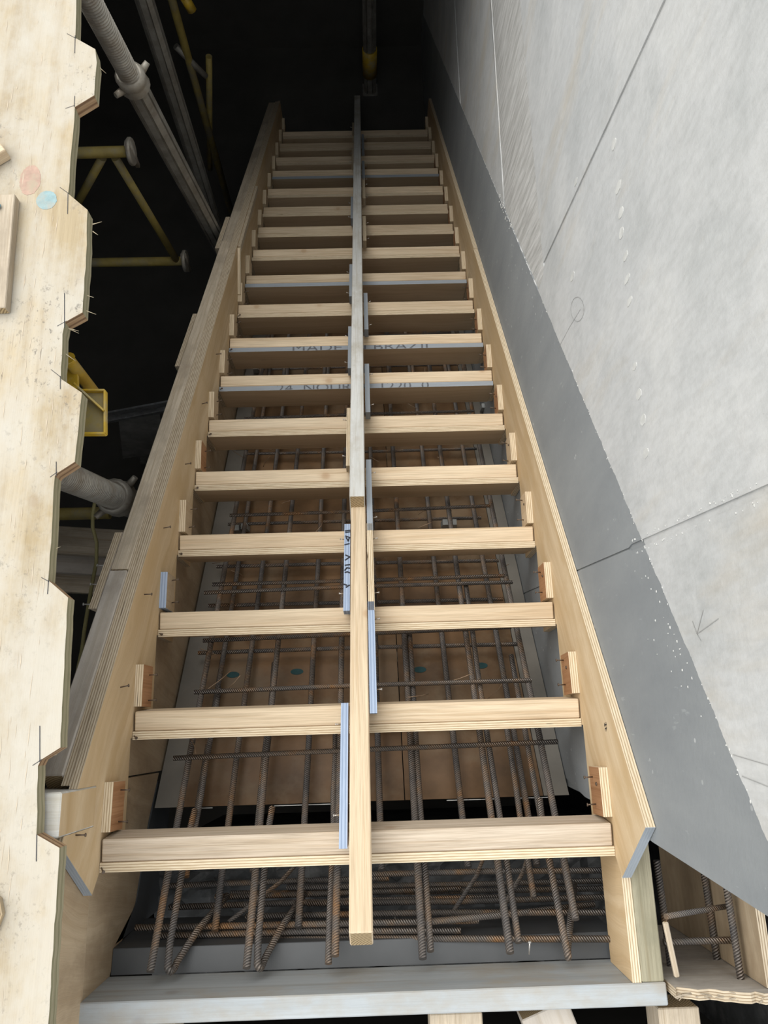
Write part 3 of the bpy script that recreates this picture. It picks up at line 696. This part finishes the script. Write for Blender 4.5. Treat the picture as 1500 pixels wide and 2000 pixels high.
for y in (0.31, 0.546, 0.72, 0.88, 1.075, 1.27, 1.46, 1.66, 1.86, 2.06, 2.3, 2.55, 2.8):
    cbar(y, LO-.013, -.51+random.uniform(-.02, .02), .50+random.uniform(-.03, .03), random.uniform(-.01, .02))
for k in range(46):
    y = .15+random.random()*1.9; x = random.choice(UX+LX)
    d = Vector((random.uniform(-.09, .09), random.uniform(-.07, .07), random.uniform(-.05, .02)))
    p = Vector((x, y, (UO if random.random() < .6 else LO)+.01-SL*y)); md = p+d*.5+Vector((random.uniform(-.01, .01), 0, random.uniform(-.008, .012)))
    q = p+d; q.z = max(q.z, SO+.01-SL*q.y); md.z = max(md.z, SO+.01-SL*md.y)
    tube('tie_wire', [p, md, q], .0012, 'wire', mat1, 5)
for px, py in ((462, 1033), (478, 1030), (870, 1022), (885, 1022), (945, 795), (500, 720), (830, 735)):
    p = onS(px, py, LO-.02)
    o = poly('spacer_chair', [(-.016, -.03), (.016, -.03), (.012, .018), (-.012, .018)], -.011, .011, 'XZ', ['grey_plastic', 'grey_plastic'], mat1)
    o.location = p
tube('marker_band', [(.4485, .063, LO-SL*.063), (.4485, .09, LO-SL*.09)], .0083, 'pink', mat1)

# landing beam reinforcement
cage = thing('rebar_cage', 'dark rebar cage with hooked bars in the landing beam', 'rebar', (0, -.1, -.62))
def hook(x, ytop, zlo):
    pts = [(x+.006, .10, UO-.01-SL*.10)]
    for t in range(4): y = .04-t*.07; pts.append((x, y, UO-.01-SL*y))
    yb = -.205; zb_ = UO-.01-SL*yb
    for t in range(1, 7):
        a = t/6*math.pi*.86; pts.append((x+.012*t/6, yb-.02*math.sin(a), zb_-.024*(1-math.cos(a))))
    last = Vector(pts[-1]); pts.append(last+Vector((.03, .05, -.07))); pts.append(last+Vector((.075, .10, -.20)))
    bar('hooked_bar', pts, .0068, cage)
for x in (-.235, -.435, .462): hook(x, 0, 0)
def xb(px0, px1, py, Y, dz=0, Yr=None):
    a, b = onY(*px0, Y), onY(*px1, Y if Yr is None else Yr)
    bar('cross_bar', [a, (a+b)*.5+Vector((0, random.uniform(-.004, .004), random.uniform(-.004, .004))), b], .0062, cage)
xb((265, 1812), (935, 1798), 0, -.165); xb((820, 1802), (1160, 1766), 0, -.155)
xb((300, 1838), (1195, 1834), 0, -.20); xb((300, 1828), (900, 1818), 0, -.185); xb((480, 1790), (1190, 1782), 0, -.16); xb((700, 1708), (1190, 1700), 0, -.09); xb((330, 1730), (760, 1716), 0, -.12)
xb((330, 1772), (1000, 1752), 0, -.15); xb((420, 1752), (900, 1736), 0, -.14); xb((280, 1822), (640, 1812), 0, -.21)
xb((560, 1733), (1195, 1720), 0, -.13); xb((600, 1764), (1190, 1752), 0, -.15); xb((450, 1745), (1190, 1735), 0, -.145)
for x0, x1 in ((-.10, -.33), (.38, .22), (.50, .34)):
    tube('stirrup', [(x0, .02, -.5), ((x0+x1)/2, -.09, -.36), (x1, -.16, -.26)], .0055, 'rebar', cage)
beam = thing('concrete_beam', 'rough dark concrete beam under the landing bars', 'concrete', (0, -.1, -.66))
bm = bmesh.new(); nx, ny = 46, 16; gv = []
for a in range(nx):
    row = []
    for b in range(ny):
        x = -.60+a*(1.42/(nx-1)); y = -.36+b*(.33/(ny-1))
        row.append(bm.verts.new((x, y, -.60+random.uniform(-.022, .022)+.012*math.sin(x*17+y*9))))
    gv.append(row)
for a in range(nx-1):
    for b in range(ny-1): bm.faces.new((gv[a][b], gv[a+1][b], gv[a+1][b+1], gv[a][b+1]))
ex = bmesh.ops.extrude_edge_only(bm, edges=[e for e in bm.edges if e.is_boundary])
for v in ex['geom']:
    if isinstance(v, bmesh.types.BMVert): v.co.z = -1.6
bmesh.ops.recalc_face_normals(bm, faces=bm.faces[:])
me = bpy.data.meshes.new('rough_top'); bm.to_mesh(me); bm.free(); link('rough_top', me, beam, ['dark_concrete'])

# ================================================================ landing forms
PY = -.250
pl = timber('edge_plank', (-.592, PY-.022, -.0925), (.648, PY-.022, -.0925), .044, .185, ['plank', 'pine_end'])
tag(pl, 'long grey washed plank on edge across the top of the stair', 'plank')
lf = thing('landing_form', 'short plywood and treated pine side form at the right end of the plank', 'formwork', (.60, PY, -.165))
poly('plywood_panel', rect(PY+.001, .045, -.16, 0), .577, .596, 'YZ', ['ply', 'edge'], lf, (0, 1))
timber('stud', (.621, PY+.001, -.045), (.621, .042, -.045), .048, .09, ['pine_green', 'pine_end'], lf)
lfl = thing('landing_form', 'stained plywood side form below the notched deck', 'formwork', (-.6, PY, -.36))
zs = onX(168, 1850, -.589).z
poly('plywood_panel', [(.095, zs+.001), (.095, .235), (-.45, .235), (-.45, zs+.001)], -.607, -.589, 'YZ', ['ply_side', 'edge_old'], lfl, (.3, 1))
poly('plywood_panel', [(.185, SO-SL*.185), (.185, zs-.001), (-.45, zs-.001), (-.45, -.18), (-.248, -.186), (-.128, -.36), (.06, -.44)], -.607, -.5895, 'YZ', ['ply_side', 'edge_old'], lfl, (.2, 1))
poly('lower_panel', [(-.19, -.215), (-.13, -.37), (.05, -.45), (.16, -.52), (.16, -.66), (-.19, -.66)], -.606, -.5895, 'YZ', ['slate', 'slate'], lfl)
ls = thing('landing_soffit', 'slate grey film-faced form under the landing bars', 'formwork', (0, PY, -.21))
poly('sheet', [(PY+.001, -.190), (-.196, -.197), (-.196, -.215), (PY+.001, -.208)], -.588, .60, 'YZ', ['slate', 'slate'], ls)
poly('sheet', [(-.195, -.198), (-.185, -.46), (-.203, -.46), (-.213, -.20)], -.588, .60, 'YZ', ['slate', 'slate'], ls)
for px, py in ((772, 1812), (925, 1807), (1035, 1868)):
    q = onY(px, py, -.2)
    nail(q, (0, 1, .3), ls, NAILB)
# block that props the left stringer, and the sheet with bars on the right
blk = timber('packing_block', (-1.25, .1415, .155), (XL+.002, .1415, .155), .083, .196, ['pine_pale', 'ply'], None, (0, 0, 1), .003)
tag(blk, 'pale timber block cut flush with the left stringer beside the deck', 'timber')
es = thing('end_form', 'splintered plywood stop end pierced by starter bars', 'formwork', (.85, PY, -.4))
top = [(.655, .034)]
for k in range(26): top.append((.66+k*.012, .032+k*.0038+random.uniform(-.008, .006)))
poly('sheet', [(.655, -.5)]+top+[(1.04, .13), (1.04, -.5)], PY-.022, PY-.002, 'XZ', ['rail_grey', 'edge_old'], es, (1, 0))
poly('side_sheet', rect(PY, -.02, -.5, .06), .835, .853, 'YZ', ['ply_side', 'edge_old'], es, (1, 0))
bm = bmesh.new()
for k in range(26):
    x = random.uniform(.66, .84); z = .03+(x-.66)*.3
    tube_bm(bm, [(x, PY-.012, z), (x+random.uniform(-.03, .03), PY-.012+random.uniform(-.012, .012), z+random.uniform(0, .010))], random.uniform(.0008, .002), 4)
me = bpy.data.meshes.new('splinters'); bm.to_mesh(me); bm.free(); o = link('splinters', me, es, ['rail']); o['kind'] = 'stuff'
st = thing('starter_bars', 'rusty starter bars poking through the splintered stop end', 'rebar', (.75, PY, -.15))
for (px, py), L in (((1447, 1910), .20), ((1310, 1885), .22), ((1400, 1872), .20), ((1420, 1868), .16), ((1362, 1790), .12)):
    q = onY(px, py, PY); bar('bar', [q+Vector((0, -.03, 0)), q+Vector((0, L*.5, -.004)), q+Vector((-.004, L, 0))], .0068, st)
a, b = onY(1296, 1840, -.19), onY(1432, 1836, -.19); bar('bar', [a, b], .006, st)
a, b = onY(1300, 1790, -.12), onY(1420, 1770, -.12); bar('bar', [a, b], .005, st)
stick = timber('wood_stick', onY(1299, 1800, -.13), onY(1322, 1908, -.24), .011, .011, ['rail', 'pine_end']); tag(stick, 'thin rusty brown stick leaning beside the treated stud', 'stick')
# joists below the plank at the picture's lower edge
for k, (x0, wd, zt, dx, mt) in enumerate(((.205, .115, -.075, 0, 'rail'), (.40, .11, -.075, .10, 'rail_grey'), (.69, .09, -.06, 0, 'rail'), (-.46, .10, -.08, 0, 'rail'))):
    t_ = timber('joist', (x0, -.318, zt-.05), (x0+dx, -.60, zt-.05), wd, .09, [mt, 'pine_end'])
    tag(t_, ['sawn joist end under the middle of the edge plank', 'skewed grey joist under the edge plank right of the middle', 'sawn joist end near the right end of the edge plank', 'sawn joist end near the left end of the edge plank'][k], 'joist')
scr = timber('ledger_board', (-.9, -.52, -.20), (1.0, -.52, -.20), .10, .03, ['rail_grey', 'pine_end']); tag(scr, 'long grey board under the joists behind the edge plank', 'board')

# ================================================================ notched deck on the left
DZ = 0.30
ed = [(149, -120), (149, 0), (147, 74), (186, 96), (189, 122), (184, 186), (146, 209), (140, 287), (133, 378), (171, 410), (168, 500), (161, 610), (127, 629), (122, 652), (119, 740), (160, 767), (153, 840), (146, 902), (110, 925), (107, 930), (100, 1060), (94, 1133), (133, 1167), (130, 1200), (124, 1330), (118, 1460), (80, 1484), (74, 1496), (71, 1630), (116, 1656), (105, 1830), (94, 2000), (90, 2110)]
ep = []
for k, q in enumerate(ed):
    p = onZ(*q, DZ); ep.append((p.x, p.y))
    if k+1 < len(ed):
        n_ = max(1, int(abs(ed[k+1][1]-q[1])/22))
        for s in range(1, n_):
            t = s/n_; p = onZ(q[0]+(ed[k+1][0]-q[0])*t+random.uniform(-1.1, 1.1), q[1]+(ed[k+1][1]-q[1])*t, DZ); ep.append((p.x, p.y))
dk = thing('notched_deck', 'sunlit weathered plywood deck with a notched edge', 'deck', (-1.5, 1, DZ-.035))
yf = ep[0][1]
o = poly('sheet', ep+[(-2.3, ep[-1][1]), (-2.3, yf)], DZ-.035, DZ, 'XY', ['deck', 'deck_edge'], dk, (0, 1))
o.data.materials.append(M['deck_cut'])
for fc in o.data.polygons:       # slanting cuts show raw brown laminations
    if fc.material_index == 1 and (abs(fc.normal.y) > .35 or (fc.normal.x > .8 and fc.center.x < -.615+.05*(fc.center.y > .6) and False)): fc.material_index = 2
poly('underlay', [(-.66, -.35), (-2.3, -.35), (-2.3, yf), (-.70, yf)], DZ-.045, DZ-.036, 'XY', ['deck_cut', 'deck_edge'], dk, (0, 1))
poly('sheet', rect(-5.1, -2.303, -.9, yf), DZ-.035, DZ, 'XY', ['deck', 'deck_edge'], dk, (0, 1))
poly('sheet', rect(-5.1, -.93, yf+.003, 3.59), DZ-.035, DZ, 'XY', ['deck', 'deck_edge'], dk, (0, 1))
q = onZ(91, 391, DZ); disc('paint_dot', q, .024, .026, .0006, 'Z', 'paint_blue', dk, 48, .035)
q = onZ(59, 352, DZ); disc('paint_dot', q, .025, .042, .0005, 'Z', 'paint_red', dk, 48, .05)
def dmark(lines, wid, m='ink'): strokes('saw_kerf', [[tuple(onZ(*q, DZ)[:2]) for q in l] for l in lines], wid, m, dk, lambda a, b: (a, b, DZ+.0008))
dmark([[(147, 70), (146, 104)], [(146, 188), (145, 209)], [(133, 378), (132, 418)], [(126, 573), (126, 640)], [(118, 735), (118, 760)], [(110, 902), (110, 930)], [(95, 1133), (93, 1160)], [(78, 1418), (78, 1488)], [(72, 1630), (71, 1682)]], .0015)
dmark([[(131, 66), (148, 75)], [(128, 212), (146, 206)], [(117, 366), (134, 378)], [(112, 637), (130, 627)], [(100, 722), (119, 737)], [(98, 932), (112, 922)], [(81, 1128), (96, 1136)], [(64, 1495), (82, 1483)]], .0011)
bm = bmesh.new()     # face checks and knots: short dark splits along the grain
for k in range(150):
    q = onZ(random.uniform(-40, 125), random.uniform(0, 1990), DZ)
    if q.x > -.615: q.x = -.64-random.random()*.1
    L = random.uniform(.008, .06); ww = random.uniform(.0004, .0011); s = random.uniform(-.04, .04)
    bm.faces.new([bm.verts.new((q.x+a, q.y+b, DZ+.0006)) for a, b in ((-ww, 0), (0, -L/2), (ww, 0), (s*L, L/2))])
me = bpy.data.meshes.new('face_checks'); bm.to_mesh(me); bm.free(); o = link('face_checks', me, dk, ['rail']); o['kind'] = 'stuff'
bm = bmesh.new()
for py in (438, 452, 575, 605, 640, 640, 690, 128, 1075, 1480):
    xs = {438: 181, 452: 181, 575: 163, 605: 163, 640: 130, 690: 126, 128: 190, 1075: 98, 1480: 84}[py]
    q = onZ(xs, py, DZ-.02); tube_bm(bm, [q, q+Vector((random.uniform(.01, .025), random.uniform(-.02, .02), random.uniform(-.02, .0)))], [.0014, .0004], 4)
me = bpy.data.meshes.new('splinters'); bm.to_mesh(me); bm.free(); o = link('splinters', me, dk, ['splinter']); o['kind'] = 'stuff'
# offcuts lying on the deck
a, b = onZ(-15, 384, DZ+.02), onZ(-36, 606, DZ+.02)
w_ = .11; o = timber('offcut_board', (b.x, b.y, DZ+.0135), (a.x, a.y, DZ+.0135), w_, .026, ['rail', 'pine_end'], None, (0, 0, 1), .002)
tag(o, 'brown offcut board lying on the notched deck', 'board')
a = onZ(1, 300, DZ+.02); o = timber('offcut_block', (a.x-.17, a.y-.11, DZ+.0165), (a.x+.002, a.y+.02, DZ+.0165), .05, .032, ['pine', 'pine_end'], None, (0, 0, 1), .002)
tag(o, 'small fresh-sawn pine offcut on the deck above the brown board', 'block')
a = onZ(-2, 403, DZ+.03)
bm = bmesh.new(); bmesh.ops.create_uvsphere(bm, u_segments=14, v_segments=8, radius=.011, matrix=Matrix.Translation((a.x-.006, a.y, DZ+.0325)) @ Matrix.Diagonal((1, .8, .5, 1)))
me = bpy.data.meshes.new('bolt_cap'); bm.to_mesh(me); bm.free(); o = link('bolt_cap', me, None, ['blue_paint']); tag(o, 'small pale blue cap on the brown offcut board', 'cap')
# boot toe at the picture's left edge
a = onZ(-84, 1795, DZ+.04)
boot = thing('boot', 'rounded tan boot toe on the deck at the left edge', 'boot', (a.x, a.y, DZ))
bm = bmesh.new()
for rings in (0,):
    prof = []
    for k in range(13):
        t = k/12; xx = .062-.25*t; hw = .046*math.sqrt(max(0, 1-(1-min(1, t*3.2))**2))+.002; hh = .055*math.sqrt(max(0, 1-(1-min(1, t*2.6))**2))+.004+.03*max(0, t-.45)
        prof.append([bm.verts.new((a.x+xx, a.y+math.cos(s*math.pi/10)*hw, DZ+.012+math.sin(s*math.pi/10)*hh)) for s in range(11)])
    for r0, r1 in zip(prof[:-1], prof[1:]):
        for s in range(10):
            f0 = bm.faces.new((r0[s], r0[s+1], r1[s+1], r1[s])); f0.smooth = True
    bm.faces.new(prof[-1])
bmesh.ops.recalc_face_normals(bm, faces=bm.faces[:])
me = bpy.data.meshes.new('upper'); bm.to_mesh(me); bm.free(); link('upper', me, boot, ['leather'])
poly('sole', [(a.x-.19, a.y-.045), (a.x+.03, a.y-.044), (a.x+.058, a.y-.025), (a.x+.066, a.y), (a.x+.058, a.y+.025), (a.x+.03, a.y+.044), (a.x-.19, a.y+.045)], DZ+.0005, DZ+.0125, 'XY', ['leather', 'leather'], boot)

# ================================================================ props, frames and clutter in the dark void
def basis(p0, p1):
    z = (Vector(p1)-Vector(p0)).normalized(); x = z.orthogonal().normalized(); y = z.cross(x)
    return x, y, z
def thread(name, p0, p1, r, pitch, m, parent):
    L = (Vector(p1)-Vector(p0)).length; n = int(L/pitch); pts = []; rs = []
    for k in range(n+1):
        for f_, rr in ((0, r*.80), (.3, r), (.55, r), (.85, r*.80)):
            pts.append(Vector(p0)+(Vector(p1)-Vector(p0))*((k+f_)/(n+1))); rs.append(rr)
    o = tube(name, pts, rs, m, parent, 18)
    for q in o.data.polygons: q.use_smooth = False
    return o
def grooved(name, p0, p1, r, m, parent):
    x, y, z = basis(p0, p1); bm = bmesh.new(); ring = []
    for k in range(8):
        a0 = k*math.pi/4
        for da, rr in ((-.30, 1), (.30, 1), (.345, .74), (.44, .74)): ring.append((a0+da, rr*r))
    lo = [bm.verts.new(Vector(p0)+(x*math.cos(a)+y*math.sin(a))*q) for a, q in ring]; hi = [bm.verts.new(Vector(p1)+(x*math.cos(a)+y*math.sin(a))*q) for a, q in ring]
    for k in range(len(ring)): bm.faces.new((lo[k], lo[(k+1) % len(ring)], hi[(k+1) % len(ring)], hi[k]))
    bm.faces.new(lo[::-1]); bm.faces.new(hi); bmesh.ops.recalc_face_normals(bm, faces=bm.faces[:])
    me = bpy.data.meshes.new(name); bm.to_mesh(me); bm.free(); return link(name, me, parent, [m])
def collar(p, d, r, parent, m='alu_screw'):
    d = Vector(d).normalized(); pts = [p-d*.045, p-d*.03, p-d*.01, p+d*.01, p+d*.025, p+d*.04]
    o = tube('collar_nut', pts, [r*1.15, r*1.45, r*1.4, r*1.28, r*1.5, r*1.2], m, parent, 16)
    x, y, z = basis(p, p+d)
    for s in (-1, 1): tube('lug', [p+x*s*r*1.2, p+x*s*r*2.2-d*.012], [.014, .010], m, o, 8)
    return o
def prop(label, top, low, collar_at, r, screw_r, group='adjustable props under the deck'):
    top, low = Vector(top), Vector(low); d = (low-top).normalized()
    foot = top+d*((FLOOR+.012-top.z)/d.z)
    t = thing('prop', label, 'prop', foot, group)
    c = top+d*((collar_at.z-top.z)/d.z)
    thread('screw', top, c, screw_r, .0125, 'alu_screw', t)
    collar(c, d, screw_r, t)
    grooved('tube', c+d*.02, foot, r, 'alu', t)
    tube('foot_plate', [foot+Vector((0, 0, -.01)), foot+Vector((0, 0, .0))], .09, 'alu', t, 4)
    return t, top, d, foot, c
X1 = -.735
t1 = onX(175, 0, X1); l1 = onX(430, 480, X1); c1 = onX(258, 170, X1)
d1 = (l1-t1).normalized(); top1 = t1+d1*((.235-t1.z)/d1.z) if abs(d1.z) > .2 else t1
p1 = prop('screw-topped aluminium prop nearest the stair, beside the top of the deck', top1, l1, c1, .042, .036)
X2 = -.95
t2 = onX(282, 0, X2); l2 = onX(408, 400, X2); d2 = (l2-t2).normalized(); top2 = t2+d2*((.235-t2.z)/d2.z)
p2 = prop('ribbed aluminium prop behind the screw-topped one', top2, l2, top2+d2*.25, .045, .036)
X3 = -.80
t3 = onX(115, 925, X3); l3 = onX(228, 972, X3); d3 = (l3-t3).normalized(); top3 = t3+d3*((.235-t3.z)/d3.z) if abs(d3.z) > .15 else t3-d3*.1
p3 = prop('bright threaded prop with a round collar under the middle of the deck', top3, l3, l3, .05, .042)
t4 = onX(400, 30, -1.35); d4 = Vector((0.02, -.04, -1)).normalized(); top4 = t4+d4*((.235-t4.z)/d4.z)
p4 = prop('shadowed prop standing deepest behind the ribbed one', top4, top4+d4, top4+d4*.4, .045, .036)
# foot of the flight
fp = thing('prop', 'dim worn yellow prop standing beyond the foot of the flight', 'prop', (.13, 5.62, FLOOR), 'adjustable props under the deck')
grooved('tube', Vector((.13, 5.62, FLOOR+.005)), Vector((.13, 5.62, .032)), .055, 'alu', fp)
tube('yellow_sleeve', [(.13, 5.62, -3.35), (.13, 5.62, -3.1)], .062, 'yellow', fp, 12)
tube('foot_plate', [(.13, 5.62, FLOOR+.001), (.13, 5.62, FLOOR+.011)], .09, 'alu', fp, 4)

# yellow ledger frames clamped to the props
def frame(label, Y, hi, lo, diag, extra=None):
    t = thing('scaffold_ledger', label, 'scaffold frame', onY(*hi[0], Y))
    for q0, q1 in (hi, lo): tube('tube', [onY(*q0, Y), onY(*q1, Y)], .024, 'yellow_dirty', t, 12)
    for q0, q1 in diag: tube('diagonal', [onY(*q0, Y), onY(*q1, Y)], .019, 'yellow_dirty', t, 10)
    for q in (hi[1], lo[1]):
        p = onY(*q, Y); tube('coupler', [p+Vector((-.010, 0, 0)), p+Vector((-.006, 0, 0)), p+Vector((.006, 0, 0)), p+Vector((.010, 0, 0))], [.054, .058, .058, .054], 'alu_screw', t, 14)
        tube('wedge', [p+Vector((0, 0, .05)), p+Vector((.004, 0, -.09))], [.02, .012], 'alu_screw', t, 4)
    return t
Yf = 2.75
frame('worn yellow ledger frame between the notched deck and the nearest prop', Yf, ((60, 301), (256, 296)), ((60, 515), (362, 510)), (((225, 308), (345, 508)), ((200, 308), (150, 400))))
Ys = 4.3; a = onY(336, 0, Ys)
fr = thing('scaffold_standard', 'yellow scaffold standard with braces behind the ribbed prop', 'scaffold tube', (a.x, a.y, FLOOR))
tube('standard', [(a.x, a.y, .03), (a.x, a.y, FLOOR)], .024, 'yellow_dirty', fr, 12)
tube('brace', [onY(343, 90, Ys), onY(402, 150, Ys)], .02, 'alu', fr, 10); tube('brace', [onY(408, 110, Ys+.05), onY(410, 330, Ys+.05)], .02, 'yellow_dirty', fr, 10)
tube('yellow_clamp', [onY(360, -6, Ys-.1), onY(375, 20, Ys-.1)], .028, 'yellow', fr, 8)
tl = thing('ledger_tube', 'dull yellow tube lying level under the threaded prop', 'scaffold tube', onY(120, 1006, 1.35))
tube('tube', [onY(20, 1006, 1.35), onY(215, 1002, 1.35)], .03, 'yellow_dirty', tl, 12)

# yellow fork head peeping from under the deck
Zf = .10
fk = thing('fork_head', 'bright yellow steel fork head poking out from under the deck', 'prop head', onZ(180, 810, Zf-.02))
def fz(x, y, z=Zf): p = onZ(x, y, z); return (p.x, p.y)
poly('plate', [fz(150, 764), fz(206, 764), fz(206, 848), (fz(150, 848)[0]-.02, fz(150, 848)[1])], Zf-.012, Zf-.006, 'XY', ['yellow_dirty', 'yellow'], fk)
for q0, q1 in (((206, 764), (206, 848)), ((150, 848), (206, 848)), ((150, 764), (206, 764))):
    a, b = Vector((*fz(*q0), Zf)), Vector((*fz(*q1), Zf)); timber('lip', a, b, .005, .018, ['yellow', 'yellow'], fk, (0, 0, 1), .001)
a, b = Vector((*fz(152, 758), Zf+.02)), Vector((*fz(206, 806), Zf+.004)); timber('gusset', a, b, .005, .03, ['yellow', 'yellow'], fk, (0, 0, 1), .001)
poly('arm', [fz(124, 718), fz(142, 716), fz(160, 738), fz(161, 768), fz(140, 768), fz(118, 740)], Zf+.02, Zf+.032, 'XY', ['yellow', 'yellow'], fk)
p = onZ(139, 712, Zf+.06); p.z = Zf+.02; tube('stub', [p+Vector((0, 0, -.12)), p+Vector((0, .004, .06)), p+Vector((0, .005, .064))], [.015, .015, .018], 'yellow', fk, 12)

# clutter deeper in the void
ch = thing('steel_channel', 'dark steel channel lying level behind the fork head', 'steel section', onY(270, 815, 2.2))
timber('web', onY(200, 820, 2.2), onY(345, 792, 2.2), .05, .03, ['steel_dark', 'steel_dark'], ch, (0, 0, 1), .003)
timber('flange', onY(200, 811, 2.2), onY(345, 784, 2.2), .012, .05, ['steel_dark', 'steel_dark'], ch, (0, 0, 1), .001)
for k, (pts, lab) in enumerate((([(232, 818), (312, 806), (322, 882), (240, 893)], 'dusty grey steel plate below the dark channel'), ([(268, 845), (345, 840), (345, 905), (275, 905)], 'second dusty plate behind the left rail'))):
    ps = [onY(*q, 2.2+.05*k) for q in pts]
    o = poly('steel_plate', [(q.x, q.z) for q in ps], 2.19+.05*k, 2.2+.05*k, 'XZ', ['dusty', 'steel_dark']); tag(o, lab, 'plate')
cd = tube('cord', [onX(x, y, -1.0) for x, y in ((186, 975), (181, 1005), (181, 1030), (189, 1060), (188, 1100), (180, 1140), (173, 1180), (165, 1230), (160, 1270), (148, 1330), (140, 1390))], .007, 'cord', None, 8)
tag(cd, 'thin olive cord hanging in the void beside the left rail', 'cord')
for k, (py, mt) in enumerate(((1052, 'rail'), (1075, 'rail_grey'), (1098, 'rail'))):
    a, b = onZ(60, py+k*14, -1.9-.05*k), onZ(250, py+k*14+12, -1.9-.05*k)
    o = timber('stacked_board', a, b, .14, .04, [mt, 'pine_end']); tag(o, ['top', 'middle', 'bottom'][k]+' of three dim boards lying in the void below the cord', 'board', 'boards in the void')
